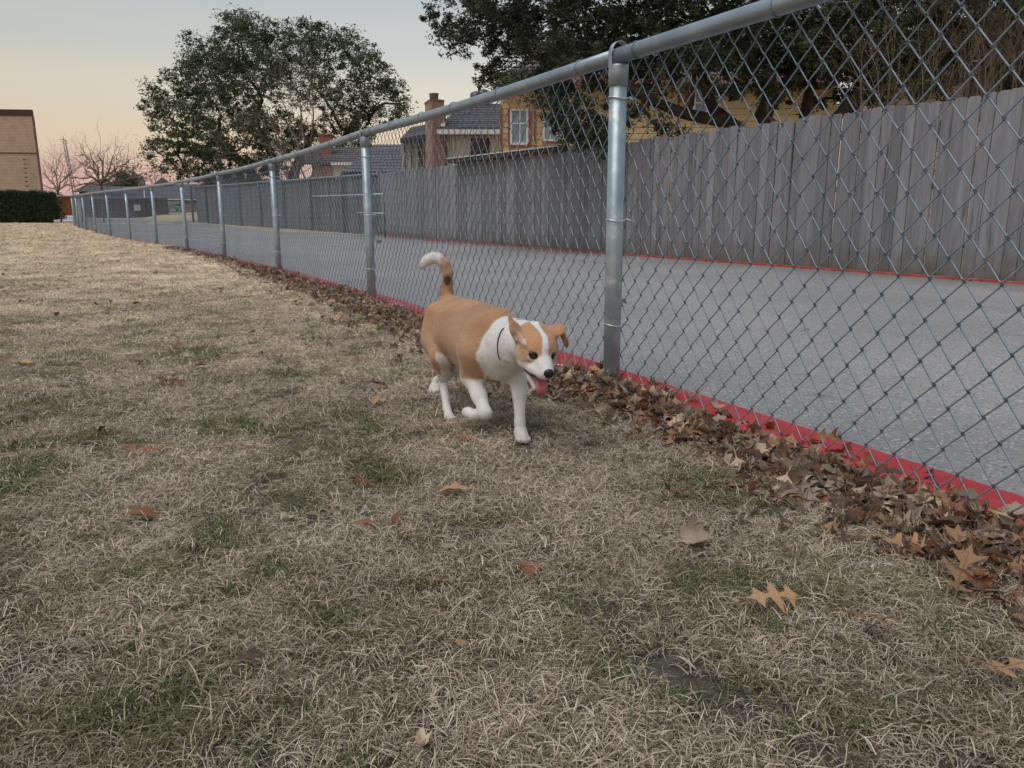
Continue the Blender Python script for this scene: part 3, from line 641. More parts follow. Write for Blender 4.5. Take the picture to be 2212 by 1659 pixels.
# --- grey roofed houses in the middle distance
root = empty('grey_roofed_house', (W(790, 464, 31).x, 31, 0)); tag(root, 'low house with dark grey hipped roof left of the cream house', 'house')
a, b, c_ = W(738, 372, 30), W(880, 372, 30), W(809, 312, 34); d_ = W(868, 331, 34)
shingle_roof(root, a, b, Vector((d_.x, 34, c_.z)), c_, M['shingle'], rows=10)
mb = MB(); mb.box(((a.x + b.x) / 2, 31.0, a.z / 2), (b.x - a.x - .6, 1.4, a.z)); mb.build('wall', M['redbrick'], root)
mb = MB(); mb.box(((a.x + b.x) / 2, 30.0, a.z - .06), (b.x - a.x, .05, .14)); mb.build('fascia', M['darktrim'], root)
root = empty('brick_house', (W(700, 464, 38).x, 38, 0)); tag(root, 'red brick house with pale fascia and orange chimney below the large live oak', 'house')
a, b = W(650, 352, 38), W(800, 352, 38); c, d = W(785, 318, 42), W(668, 318, 42)
shingle_roof(root, a, b, c, d, M['shingle2'], rows=8)
p, q = W(676, 400, 38.3), W(716, 356, 38.3); brick_wall(root, Vector((p.x, 38.3, .2)), (1, 0, 0), q.x - p.x, q.z - .2, M['redbrick'], M['mortar2'], nrm=NR)
p, q = W(716, 400, 38.3), W(800, 356, 38.3); siding(root, Vector((p.x + .02, 38.4, .2)), (1, 0, 0), q.x - p.x, q.z - .2, NR, M['white'], .2)
mb = MB(); mb.box(((W(716, 353, 37.9).x + W(770, 353, 37.9).x) / 2, 37.85, W(716, 354, 37.9).z), (1.25, .1, .12)); mb.build('fascia', M['white'], root)
chm = empty('chimney', (0, 0, 0)); chm.parent = root; chm.matrix_parent_inverse = Matrix.Translation(root.location).inverted()
p, q = W(692, 345, 40), W(713, 292, 40); brick_wall(chm, Vector((p.x, 40, p.z - 1)), (1, 0, 0), q.x - p.x, q.z - p.z + 1, M['orangebrick'], M['mortar2'], nrm=NR, depth=.6)
mb = MB(); mb.box(((p.x + q.x) / 2, 40.3, q.z + .04), (q.x - p.x + .12, .75, .08)); mb.build('chimney_cap', M['mortar2'], chm)
# --- dark brick building with sign, and roofs at far left
root = empty('dark_brick_building', (W(280, 464, 70).x, 70, 0)); tag(root, 'long low dark brown brick building with white notice beyond the alley', 'building')
p, q = W(206, 471, 70), W(351, 427, 70); p.z -= .3; brick_wall(root, Vector((p.x, 70, p.z)), (1, 0, 0), q.x - p.x, q.z - p.z, M['darkbrick'], M['mortar3'], nrm=NR, depth=1, bl=.3, bh=.14)
a, b = W(160, 428, 69.5), W(356, 428, 69.5); c, d = W(345, 403, 75), W(214, 403, 75)
shingle_roof(root, a, b, c, d, M['shingle'], rows=6, bw=1.2)
mb = MB(); a, b = W(291, 455, 69.9), W(303, 442, 69.9); mb.box(((a.x + b.x) / 2, 69.86, (a.z + b.z) / 2), (b.x - a.x, .05, b.z - a.z)); sg = mb.build('notice', M['paper'], root); sg['label'] = 'white notice fixed to the brick wall'
for k, (x0, x1, yy) in enumerate(((294, 299, 444.5), (293.5, 300, 448), (293.5, 298.5, 450.4), (295, 300, 452.6))):
    mb = MB(); a, b = W(x0, yy, 69.8), W(x1, yy, 69.8); mb.box(((a.x + b.x) / 2, 69.825, a.z), (b.x - a.x, .01, .05 if k == 0 else .025)); mb.build('print_line', M['ink'], root)
mb = MB(); a, b = W(313.5, 471, 69.8), W(313.5, 426, 69.8); mb.box((a.x, 69.8, (a.z + b.z) / 2), (.16, .1, b.z - a.z)); mb.build('downspout', M['darktrim'], root)
mb = MB(); a, b = W(312.6, 427, 69.2), W(312.6, 411, 69.2); mb.box((a.x, 69.2, (a.z + b.z) / 2), (.10, .08, b.z - a.z)); mb.build('vent_pipe', M['white'], root)
mb = MB(); a, b = W(307, 405, 74), W(312, 388.5, 74); mb.box(((a.x + b.x) / 2, 74, (a.z + b.z) / 2), (b.x - a.x, .3, b.z - a.z)); mb.build('chimney', M['soffit'], root)
root = empty('brown_roofed_house', (W(215, 464, 79).x, 79, 0)); tag(root, 'house with peaked brown shingle roof under the spreading bare tree', 'house')
a, b, c = W(158, 413, 78), W(272, 413, 78), W(224, 386, 82)
shingle_roof(root, a, b, c + Vector((.2, 0, 0)), c - Vector((.6, 0, 0)), M['shingle2'], rows=6, bw=1.0)
mb = MB(); mb.box(((a.x + b.x) / 2 + .1, 79.4, a.z / 2 + .15), (b.x - a.x - .5, 2, a.z - .3)); mb.build('wall', M['darkbrick'], root)
root = empty('garage_house', (W(390, 464, 92).x, 92, 1.3)); tag(root, 'far house with wide grey roof, white garage door and pink brick', 'house')
gz = g(90, -.44 * 90); 
a, b = W(314, 431, 91), W(476, 431, 91); c, d = W(470, 398, 98), W(334, 398, 98); shingle_roof(root, a, b, c, d, M['shingle'], rows=8, bw=1.5)
a, b = W(330, 398, 97), W(372, 398, 97); c = W(349, 384, 97); mb = MB(); mb.prism([a, b, c], (0, .5, 0)); mb.build('gable', M['shingle2'], root)
def blk(x0, x1, y0, y1, Y, m, nm, th=.2):
    p, q = W(x0, y1, Y), W(x1, y0, Y); mb = MB(); mb.box(((p.x + q.x) / 2, Y, (p.z + q.z) / 2), (q.x - p.x, th, q.z - p.z)); return mb.build(nm, m, root)
blk(345, 440, 431, 464, 92.3, M['shingle2'], 'wall', .6); gd = blk(347, 388, 434, 462, 91.9, M['garage'], 'garage_door')
for k in range(4):
    o = blk(347.5, 387.5, 434.5 + k * 5.5, 439.4 + k * 5.5, 91.77, M['garage'], 'door_panel', .06)
blk(389, 434, 439.5, 464, 91.8, M['pinkbrick'], 'brick_panel'); blk(346, 435, 430, 432, 90.8, M['white'], 'gutter'); blk(405.5, 412.5, 430, 434.2, 91.6, M['white'], 'window_frame'); blk(413, 421.5, 430, 434.4, 91.6, M['dglass'], 'window')
# pickup truck seen from the front
q = W(371.5, 455, 88); root = empty('pickup_truck', (q.x, 88, q.z)); tag(root, 'blue grey pickup truck parked facing out before the white garage door', 'truck')
def tb(c, s, m, nm, bev=None):
    mb = MB(); mb.box((q.x + c[0], 88 + c[1], q.z + c[2]), s); return mb.build(nm, m, root)
mb = MB(); mb.prism([(q.x - .52, 87.9, q.z + .16), (q.x + .52, 87.9, q.z + .16), (q.x + .54, 87.9, q.z + .42), (q.x + .46, 87.9, q.z + .50), (q.x - .46, 87.9, q.z + .50), (q.x - .54, 87.9, q.z + .42)], (0, 2.2, 0)); mb.build('body', M['truck'], root)
mb = MB(); mb.prism([(q.x - .46, 88.5, q.z + .50), (q.x + .46, 88.5, q.z + .50), (q.x + .36, 88.6, q.z + .76), (q.x - .36, 88.6, q.z + .76)], (0, .9, 0)); mb.build('windscreen', M['dglass'], root)
tb((0, -.02, .31), (.62, .06, .14), M['ink'], 'grille'); tb((0, -.04, .20), (1.0, .08, .08), M['soffit'], 'bumper')
for s in (-1, 1):
    tb((s * .41, -.03, .34), (.16, .06, .1), M['white'], 'headlight'); tb((s * .60, .6, .56), (.12, .06, .09), M['ink'], 'mirror')
    mb = MB(); mb.tube([(q.x + s * .40, 88.2, q.z + .12), (q.x + s * .53, 88.2, q.z + .12)], .15, 14); mb.build('wheel', M['tyre'], root)
# antenna tower
root = empty('antenna_tower', (W(146, 420, 95).x, 95, 0)); tag(root, 'thin steel lattice antenna mast rising behind the bare trees', 'mast')
A = [W(148.5, 372, 95), W(155, 372, 95), W(151.5, 372, 96)]; T = W(137, 301, 95)
tops = [T + Vector((-.10, 0, 0)), T + Vector((.22, 0, 0)), T + Vector((.05, .25, 0))]
for A_, t_ in zip(A, tops):
    mb = MB(); mb.tube([A_ + (A_ - t_) * .9, t_], .045, 5); mb.build('leg', M['tower'], root)
for k in range(9):
    f0, f1 = k / 9, (k + 1) / 9; mb = MB(); mb.tube([A[k % 2].lerp(tops[k % 2], f0), A[1 - k % 2].lerp(tops[1 - k % 2], f1)], .03, 4); mb.tube([A[0].lerp(tops[0], f1), A[1].lerp(tops[1], f1)], .03, 4); mb.build('brace', M['tower'], root)
mb = MB(); mb.tube([T, W(136, 293, 95)], .04, 5); mb.tube([W(128.5, 301, 95), W(146, 304, 95)], .03, 5); mb.tube([W(142, 304, 95), W(147, 309, 95), W(142, 314, 95)], .02, 4); mb.build('antenna', M['tower'], root)
# ---------------------------------------------------------------- trees
def branch(mb, p, d, L, r, depth, rng, spread=.6, up=.1, n=4, kids=(2, 3), shrink=.68, wob=.25, tips=None, sides=5):
    pts = [p]; rad = [r]; q = Vector(p); dd = Vector(d).normalized()
    for k in range(n):
        dd = (dd + Vector((rng.gauss(0, wob), rng.gauss(0, wob), rng.gauss(0, wob) + up)) * .5).normalized(); q = q + dd * (L / n); pts.append(q.copy()); rad.append(r * (1 - .42 * (k + 1) / n))
    mb.tube(pts, rad, sides if depth > 1 else 3, caps=False)
    if depth <= 0:
        if tips is not None: tips.append(q.copy())
        return
    for k in range(rng.randint(*kids)):
        i = n if k == 0 else rng.randint(max(1, n // 2), n)
        ax = Vector((rng.gauss(0, 1), rng.gauss(0, 1), rng.gauss(0, 1))).normalized()
        nd = (dd + ax * spread * rng.uniform(.6, 1.3)).normalized()
        branch(mb, pts[i], nd, L * shrink * rng.uniform(.7, 1.15), rad[i] * .78, depth - 1, rng, spread, up, n, kids, shrink, wob, tips, sides)
def leaves_mesh(name, centres, rad, per, size, m, seed, aspect=.36, flat=.75, m2=None):
    """many leaf sized faces spread through clumps; centres (n,3), rad (n,)"""
    r = np.random.default_rng(seed); n = len(centres); C_ = np.repeat(np.array(centres), per, 0); R_ = np.repeat(np.array(rad), per)
    v = r.normal(0, 1, (len(C_), 3)); v /= np.linalg.norm(v, axis=1)[:, None]; rr = r.random(len(C_)) ** .45
    P = C_ + v * (rr * R_)[:, None] * np.array([1, 1, flat])
    a = r.normal(0, 1, (len(P), 3)); a[:, 2] *= .6; a /= np.linalg.norm(a, axis=1)[:, None]; b = np.cross(a, r.normal(0, 1, a.shape)); b /= np.linalg.norm(b, axis=1)[:, None]; nn_ = np.cross(a, b)
    s = size * r.uniform(.6, 1.35, len(P))[:, None]
    V = np.stack([P - a * s * .5, P + b * s * aspect * .5 + nn_ * s * .08, P + a * s * .5, P - b * s * aspect * .5 + nn_ * s * .08], 1).reshape(-1, 3)
    F = np.arange(len(P) * 4).reshape(-1, 4); return npmesh(name, V, F, m)
def oak(name, base, top, lobes, depth, m, seed, label, lsize, per, sub_r, dens, trunk_r, trunks=None, dz=1.6, bark=None):
    rng = random.Random(seed); root = empty(name, (base[0], base[1], base[2])); tag(root, label, 'tree')
    cen, rad = [], []; mb = MB(); tr = MB(); bark = bark or M['bark']
    heads = trunks or [[Vector(base), Vector(top)]]
    for t_ in heads:
        n = len(t_); tr.tube(t_, [trunk_r * (1 - .45 * i / max(n - 1, 1)) for i in range(n)], 10, caps=False)
    nodes = [(Vector(q), trunk_r * .40) for t_ in heads for q in t_[2:]]
    L_ = []
    for (x, y, rp, *ex) in lobes:
        dd = depth + (ex[0] if ex else rng.uniform(-dz, dz)); L_.append((W(x, y, dd), rp / FPX * dd))
    L_.sort(key=lambda q: min((q[0] - e[0]).length for e in nodes))
    for c, R_ in L_:
        h0, r0_ = min(nodes, key=lambda e: (e[0] - c).length + .15 * e[0].z * 0); r1_ = max(r0_ * .72, trunk_r * .07)
        Lq = (c - h0).length; mid = h0.lerp(c, .5) + Vector((rng.gauss(0, .12), rng.gauss(0, .12), rng.uniform(-.05, .22))) * Lq; m2_ = mid.lerp(c, .5) + Vector((rng.gauss(0, .08), rng.gauss(0, .08), rng.gauss(0, .08))) * Lq
        mb.tube([h0, h0.lerp(mid, .5) + Vector((rng.gauss(0, .05), 0, rng.gauss(0, .05))) * Lq, mid, m2_, c], [r0_ * .85, r0_ * .8, (r0_ + r1_) * .42, r1_, r1_ * .8], 6, caps=False); nodes.append((c, r1_))
        nsub = max(4, int(dens * (R_ / sub_r) ** 2)); sub = []
        for k in range(nsub):
            v = Vector((rng.gauss(0, 1), rng.gauss(0, 1) * .8, rng.gauss(0, 1) * .9 + .1)).normalized(); q = c + v * R_ * (rng.random() ** .42) * rng.choice([1, 1, 1, 1.12])
            cen.append(tuple(q)); rad.append(sub_r * rng.choice([.4, .6, .8, 1.0, 1.3])); sub.append(q)
        for k, q in enumerate(sub):
            if k % 2: continue
            e = min([c] + sub[max(0, k - 6):k], key=lambda z: (z - q).length); m_ = e.lerp(q, .55) + Vector((rng.uniform(-.1, .1), rng.uniform(-.1, .1), rng.uniform(-.05, .12))) * R_; mb.tube([e, m_, q], [trunk_r * .045, trunk_r * .032, trunk_r * .015], 3, caps=False)
    tr.build('trunk', bark, root); mb.build('limbs', bark, root)
    linko('crown', leaves_mesh('crown', cen, rad, per, lsize, m, seed), root); return root
# the big oak behind the fence
B = W(1650, 330, 14.0); bz = Vector((B.x, 14.0, 0))
tr_ = [[bz, W(1665, 300, 14), W(1640, 250, 14), W(1668, 190, 14), W(1650, 120, 14)],
       [bz + Vector((.25, .1, 0)), W(1640, 310, 14.1), W(1660, 240, 14.1), W(1700, 180, 14.2), W(1760, 90, 14.3)],
       [bz + Vector((-.2, -.1, 0)), W(1600, 300, 13.9), W(1560, 262, 13.8), W(1480, 246, 13.6), W(1400, 215, 13.5), W(1330, 160, 13.4)],
       [bz + Vector((.3, -.1, 0)), W(1720, 310, 13.8), W(1790, 270, 13.6), W(1850, 210, 13.5), W(1900, 130, 13.4)],
       [bz, W(1600, 280, 14.2), W(1540, 235, 14.2), W(1520, 180, 14.2), W(1500, 90, 14.2)],
       [bz, W(1690, 300, 14.3), W(1735, 265, 14.4), W(1745, 210, 14.5), W(1760, 150, 14.5)]]
lob = [(925, 28, 22, .5), (955, 60, 30, .5), (1000, 88, 34), (1040, 40, 55), (1010, 10, 40), (1085, 110, 44), (1110, 40, 60), (1060, 165, 34), (1100, 188, 36), (1150, 120, 60), (1190, 50, 80), (1170, 185, 38), (1235, 150, 60), (1260, 60, 90), (1310, 130, 70), (1360, 50, 90), (1400, 150, 60), (1440, 80, 90), (1500, 140, 80), (1550, 50, 100), (1600, 130, 70), (1660, 60, 100), (1700, 140, 70), (1740, 60, 100), (1790, 130, 80), (1830, 60, 100), (1880, 150, 70), (1920, 60, 100), (1960, 140, 70), (2010, 60, 100), (2060, 130, 80), (2110, 50, 100), (2170, 120, 90), (2230, 60, 100), (2250, 150, 80),
       (1225, 215, 38), (1250, 255, 42, -.6), (1290, 285, 34, -.6), (1215, 290, 26, -.6), (1330, 215, 36), (1385, 235, 26, -.6), (1180, 215, 24, -.3), (1420, 275, 22, -.6), (1345, 290, 20), (1660, 210, 30), (1840, 215, 40), (1900, 210, 36), (1560, 200, 26), (1760, 225, 20), (2170, 190, 50), (2010, 190, 40), (1200, 232, 30, -.6), (1232, 288, 34, -.6), (1272, 304, 34, -.7), (1312, 308, 30, -.7), (1215, 262, 34, -.5), (1335, 275, 24, -.7), (1290, 262, 26, -.5), (1590, 280, 14, -1.0), (1470, 290, 14, -1.2), (1700, 290, 14, -.8),
       (1100, -70, 90), (1280, -110, 130), (1480, -140, 150), (1700, -150, 160), (1920, -130, 150), (2120, -110, 140), (2330, -60, 130), (2380, 60, 110)]
oak('oak_tree', bz, None, lob, 14.0, M['leafB'], 5, 'big dark evergreen oak spreading over the board fence and yellow house', .075, 60, .18, 6.2, .125, tr_, dz=1.0)
# the live oak in the distance
Bq = W(600, 470, 45); b2_ = Vector((Bq.x, 45, .3))
tr2 = [[b2_, b2_ + Vector((0, 0, 1.6)), W(590, 340, 45), W(560, 280, 45)], [b2_ + Vector((.3, 0, .5)), W(640, 360, 45), W(680, 280, 45.3)], [b2_ + Vector((-.3, 0, .5)), W(540, 370, 44.8), W(470, 300, 44.6)], [b2_, W(720, 340, 45), W(770, 260, 45)]]
lob2 = [(345, 230, 38), (330, 200, 22), (375, 265, 50), (400, 200, 50), (420, 140, 40), (450, 110, 48), (455, 180, 60), (500, 75, 42), (520, 50, 30), (545, 80, 42), (520, 140, 70), (480, 250, 70), (420, 290, 50), (385, 330, 40), (330, 320, 26), (350, 350, 26), (440, 345, 45), (500, 330, 60), (560, 200, 80), (595, 110, 48), (570, 70, 26), (625, 80, 32), (665, 72, 30), (690, 85, 34), (720, 85, 22), (650, 140, 60), (700, 130, 45), (745, 90, 28), (760, 125, 40), (800, 120, 26), (800, 165, 44), (835, 175, 24), (850, 215, 38), (875, 230, 20), (700, 210, 50), (760, 210, 50), (800, 250, 40), (845, 262, 22), (740, 280, 50), (600, 280, 60), (555, 300, 60), (660, 300, 40), (780, 300, 34), (440, 380, 30), (400, 372, 24), (500, 375, 50), (560, 370, 45), (610, 350, 34), (470, 400, 36), (520, 410, 40), (570, 405, 30)]
oak('live_oak_tree', b2_, None, lob2, 45, M['leafA'], 9, 'wide rounded live oak against the sunset sky beyond the fence bend', .17, 42, .46, 6.2, .34, tr2, dz=3.0)
# dense growth at the far bend
root = empty('evergreen_bush', (W(462, 464, 47).x, 47, .3)); tag(root, 'dense dark bush crowding the far end of the older board fence', 'bush')
rr = random.Random(4); cs = [tuple(W(rr.uniform(446, 500), rr.uniform(398, 474), 46 + rr.uniform(-1, 1))) for _ in range(60)]
linko('foliage', leaves_mesh('foliage', cs, [.5] * len(cs), 60, .17, M['leafA'], 6), root); mb = MB(); mb.tube([(root.location.x, 47, .2), (root.location.x, 47, 2)], .12, 6); mb.build('trunk', M['bark'], root)
root = empty('evergreen_tree', (W(272, 420, 78).x, 78, .3)); tag(root, 'small dark evergreen behind the spreading bare tree on the far left', 'tree')
cs = [tuple(W(rr.gauss(272, 16), rr.gauss(396, 12), 78 + rr.uniform(-1, 1))) for _ in range(80)]
linko('crown', leaves_mesh('crown', cs, [.7] * len(cs), 50, .25, M['leafA'], 8), root); mb = MB(); mb.tube([(root.location.x, 78, .2), tuple(W(272, 400, 78))], .2, 6); mb.build('trunk', M['bark'], root)
# bare trees on the far left
def bare(name, label, base, limbs, seed, L, r, depth, m, Y, spread=.55, kids=(2, 3), cat='tree', up=.12, shrink=.68, wob=.3, lr=1.0):
    rng = random.Random(seed); root = empty(name, tuple(base)); tag(root, label, cat); mb = MB(); tr = MB()
    for pts in limbs:
        P_ = [W(x, y, Y + rng.uniform(-.6, .6)) for x, y in pts]; n = len(P_)
        # refine with wobble
        Q_ = [P_[0]]
        for a, b in zip(P_[:-1], P_[1:]):
            Lq = (b - a).length
            for f in (.33, .66): Q_.append(a.lerp(b, f) + Vector((rng.gauss(0, .05), rng.gauss(0, .05), rng.gauss(0, .05))) * Lq)
            Q_.append(b)
        rad = [r * (1 - .72 * i / (len(Q_) - 1)) for i in range(len(Q_))]
        mb.tube(Q_, rad, 6, caps=False)
        for i in range(2, len(Q_)):
            d = (Q_[i] - Q_[i - 1]).normalized()
            for k in range(rng.randint(1, 2) if i < len(Q_) - 1 else 3):
                nd = (d + Vector((rng.gauss(0, .9), rng.gauss(0, .5), rng.gauss(.15, .7)))).normalized()
                branch(mb, Q_[i], nd, L * rng.uniform(.5, 1.1), rad[i] * .5, depth, rng, spread, up, 4, kids, shrink, wob, sides=4)
    b0 = W(limbs[0][0][0], limbs[0][0][1], Y); tr.tube([base, b0], [r * 1.5, r * 1.1], 8, caps=False); tr.build('trunk', m, root); mb.build('limbs', m, root); return root
lm = [[(219, 395), (205, 372), (190, 360), (172, 350)], [(219, 395), (195, 382), (170, 385), (150, 384)], [(219, 395), (212, 365), (200, 345), (178, 335)], [(219, 392), (222, 365), (216, 345), (212, 332)], [(219, 392), (235, 370), (240, 350), (245, 335)], [(219, 392), (240, 372), (262, 358), (280, 345)], [(219, 395), (245, 380), (270, 372), (296, 362)], [(222, 398), (250, 392), (280, 385), (308, 382)], [(216, 398), (190, 396), (165, 402), (140, 400)]]
bare('bare_tree', 'spreading bare tree with crooked limbs over the brown roof on far left', Vector((W(219, 430, 70).x, 70, .35)), lm, 11, 1.7, .095, 2, M['twig'], 70, up=.03, wob=.55, kids=(1, 3), spread=.75)
lm = [[(125, 410), (122, 385), (118, 368)], [(125, 410), (110, 392), (100, 380)], [(125, 410), (136, 390), (146, 378)], [(125, 412), (105, 405), (92, 398)], [(125, 412), (140, 402), (156, 396)]]
bare('bare_tree', 'fine pale bare tree between the brick building and the antenna mast', Vector((W(125, 440, 66).x, 66, .35)), lm, 13, 1.6, .08, 3, M['twig2'], 66)
lm = [[(338, 420), (336, 395), (334, 376)], [(338, 420), (345, 398), (350, 385)], [(338, 420), (329, 400), (326, 388)]]
bare('bare_tree', 'small thin bare tree beside the gable of the far garage house', Vector((W(338, 440, 86).x, 86, .5)), lm, 14, 1.2, .06, 2, M['twig2'], 86)
# bare crepe myrtle in front of the live oak
lm = [[(660, 430), (655, 330), (650, 240), (640, 180)], [(665, 430), (672, 320), (676, 220), (672, 150)], [(655, 430), (640, 340), (600, 290), (560, 255)], [(655, 430), (630, 350), (590, 320), (540, 300)], [(668, 430), (690, 340), (700, 260), (705, 200)], [(655, 430), (640, 300), (615, 230), (600, 190)], [(650, 425), (610, 360), (560, 338), (500, 330)]]
bare('bare_tree', 'pale many stemmed bare tree standing in front of the live oak', Vector((W(660, 470, 38).x, 38, .2)), lm, 21, 1.0, .05, 3, M['twig2'], 38, spread=.4, up=.2)
# bare shrub on the right, above the fence
root = empty('bare_shrub', (7.4, 10.9, 0)); tag(root, 'tangle of thin bare brown stems rising above the fence at far right', 'shrub'); rng = random.Random(31)
for k in range(30):
    x0 = 1905 + k * 14; p = W(x0, 330, 10.8 + rng.uniform(-.6, .8)); p.z = 0; mb = MB()
    top = W(x0 + rng.uniform(-60, 60), rng.uniform(150, 215), p.y); d = (top - p)
    pts = [p, p.lerp(top, .5) + Vector((rng.uniform(-.05, .05), 0, 0)), top]; mb.tube(pts, [.013, .010, .007], 5, caps=False)
    for q in (.45, .6, .75, .9, 1.0, 1.0):
        s = p.lerp(top, q); branch(mb, s, (d.normalized() + Vector((rng.gauss(0, .35), rng.gauss(0, .3), .1))), rng.uniform(.35, .6), .006, 3, rng, .45, .15, 3, (2, 3), .72, .25, sides=3)
    mb.build('stem', M['twig3'], root)
# hedge
root = empty('hedge', (W(60, 470, 42.5).x, 42.5, g(42))); tag(root, 'dense clipped dark green hedge in front of the tan brick building', 'hedge')
rr = random.Random(8); xr, xl = W(131, 440, 42.5).x, W(-170, 440, 42.5).x; zt, zb = W(60, 411, 42.5).z, W(60, 473, 42.5).z
n = 2600; cs = []
for _ in range(n):
    x = rr.uniform(xl, xr - .1); z = rr.uniform(zb, zt - .07 + .03 * math.sin(x * 3)); y = 42.5 + rr.choice([rr.uniform(-.62, -.42), rr.uniform(-.6, .6)])
    ins = min(1, (xr - x) / .5); z = zb + (z - zb) * (.82 + .18 * math.sqrt(max(ins, 0))); cs.append((x, y, z))
linko('foliage', leaves_mesh('foliage', cs, [.17] * n, 22, .085, M['leafC'], 12, aspect=.6), root)
mb = MB(); mb.box(((xl + xr) / 2 - .15, 42.55, (zb + zt) / 2), (xr - xl - .5, .7, zt - zb - .25)); mb.build('inner_growth', M['leafC'], root)
mb = MB(); mb.box(((xl + xr) / 2 - .3, 42.7, g(42) + .09), (xr - xl - .9, .5, .30)); mb.build('root_litter', mat('bed_litter', (.10, .055, .035), (.05, .03, .02), scale=12), root)
for k in range(9): x = xl + .5 + k * 1.15; mb = MB(); mb.tube([(x, 42.5, g(42)), (x + .05, 42.5, zb + .2)], .03, 6); mb.build('stem', M['bark'], root)
# ---------------------------------------------------------------- the dog
DOGPX = 1366 / 700.0
def D(xz, yz, Y):
    return W((1600 + xz / DOGPX) / 1.82278, (950 + yz / DOGPX) / 1.82278, Y)
def make_dog():
    import openvdb as vdb
    h = .0028
    lo = np.array([-.42, 1.88, -.02]); hi = np.array([.20, 3.06, .64])
    dims = np.ceil((hi - lo) / h).astype(int); BIG = .2
    G = np.full(dims, BIG, 'f')
    prims = []
    def region(mn, mx):
        a = np.clip(np.floor((mn - lo) / h).astype(int), 0, dims); b = np.clip(np.ceil((mx - lo) / h).astype(int) + 1, 0, dims)
        xs_ = lo[0] + h * np.arange(a[0], b[0]); ys_ = lo[1] + h * np.arange(a[1], b[1]); zs_ = lo[2] + h * np.arange(a[2], b[2])
        return a, b, np.stack(np.meshgrid(xs_, ys_, zs_, indexing='ij'), -1).astype('f')
    def smin(A, B, k):
        q = np.clip(.5 + .5 * (B - A) / k, 0, 1); return B * (1 - q) + A * q - k * q * (1 - q)
    def f_cone(P, a, b, r1, r2):
        ba = b - a; L2 = max(float(ba @ ba), 1e-9); t = np.clip(((P - a) @ ba) / L2, 0, 1)
        return np.linalg.norm(P - a - t[..., None] * ba, axis=-1) - (r1 + (r2 - r1) * t)
    def f_ell(P, c, R, r):
        q = (P - c) @ R; k0 = np.linalg.norm(q / r, axis=-1); k1 = np.linalg.norm(q / (r * r), axis=-1) + 1e-9
        return k0 * (k0 - 1) / k1
    def cone(tag_, p1, r1, p2, r2, k=.02, sub=False):
        a, b = np.array(p1, 'f'), np.array(p2, 'f'); m = max(r1, r2) + k * 1.6 + .01
        ia, ib, P = region(np.minimum(a, b) - m, np.maximum(a, b) + m); d = f_cone(P, a, b, r1, r2); apply(ia, ib, d, k, sub)
        if not sub: prims.append((tag_, lambda Q: f_cone(Q, a, b, r1, r2)))
    def ell(tag_, c, r, R=None, k=.015, sub=False):
        c = np.array(c, 'f'); r = np.array(r, 'f'); R = np.eye(3, dtype='f') if R is None else np.array(R, 'f'); m = r.max() + k * 1.6 + .01
        ia, ib, P = region(c - m, c + m); d = f_ell(P, c, R, r); apply(ia, ib, d, k, sub)
        if not sub: prims.append((tag_, lambda Q: f_ell(Q, c, R, r)))
    def apply(ia, ib, d, k, sub):
        s = np.s_[ia[0]:ib[0], ia[1]:ib[1], ia[2]:ib[2]]
        if sub: G[s] = -smin(-G[s], d, k)
        else: G[s] = smin(G[s], d, k)
    Fd = np.array([.485, -.875, 0.]); Rt = np.array([-.875, -.485, 0.])   # forward, dog's right
    # trunk
    pel = D(318, 610, 2.76); bel = D(425, 690, 2.60); che = D(628, 785, 2.42); nk0 = D(720, 745, 2.37); nk1 = D(880, 775, 2.23)
    cone('trunk', pel, .070, bel, .088, .03); cone('trunk', bel, .088, che, .101, .03)
    cone('trunk', D(320, 520, 2.80), .045, D(560, 640, 2.52), .055, .03)      # loin
    cone('trunk', D(330, 500, 2.80), .032, D(730, 590, 2.40), .030, .035)
    cone('trunk', D(500, 870, 2.53), .050, D(655, 905, 2.38), .056, .04)
    cone('trunk', D(400, 850, 2.64), .045, D(560, 900, 2.48), .055, .03)
    cone('neck', nk0, .074, nk1, .061, .03); cone('neck', D(705, 860, 2.36), .068, D(835, 850, 2.25), .054, .03)
    cone('neck', nk1, .062, D(960, 800, 2.14), .052, .02)
    cone('chest', D(760, 940, 2.32), .042, D(680, 970, 2.38), .040, .03)
    cone('neck', D(875, 880, 2.215), .040, D(880, 960, 2.225), .016, .02)     # loose throat skin
    cone('chest', D(860, 890, 2.25), .032, D(740, 1010, 2.32), .022, .015)
    # shoulder blades and buttocks
    cone('trunk', D(690, 620, 2.36), .034, D(540, 830, 2.355), .052, .03)
    cone('trunk', D(230, 560, 2.72), .040, D(215, 760, 2.70), .044, .03)
    cone('trunk', D(400, 560, 2.82), .04, D(420, 760, 2.78), .045, .03)
    # front leg, planted (far side)
    cone('lf', D(790, 930, 2.36), .045, D(850, 1040, 2.335), .031, .025); cone('lf', D(852, 1030, 2.335), .029, D(868, 1180, 2.305), .0205, .015)
    cone('lf', D(868, 1180, 2.305), .0205, D(872, 1385, 2.28), .0150, .01); cone('lf', D(872, 1385, 2.28), .0150, D(878, 1470, 2.272), .0185, .01)
    cone('lf', D(880, 1475, 2.27), .0195, D(893, 1505, 2.252), .0185, .01)
    for q in ((858, 1520, 2.248), (878, 1527, 2.236), (908, 1530, 2.236), (935, 1525, 2.246)):
        cone('lf', D(888, 1490, 2.262), .012, D(*q), .0098, .005)
    # front leg, lifted (near side)
    cone('rf', D(560, 840, 2.36), .060, D(505, 1010, 2.385), .040, .03); cone('rf', D(440, 1010, 2.41), .013, D(490, 1050, 2.385), .026, .012)
    cone('rf', D(508, 1040, 2.38), .031, D(560, 1190, 2.33), .0232, .015); cone('rf', D(560, 1190, 2.33), .0232, D(608, 1318, 2.285), .0180, .012)
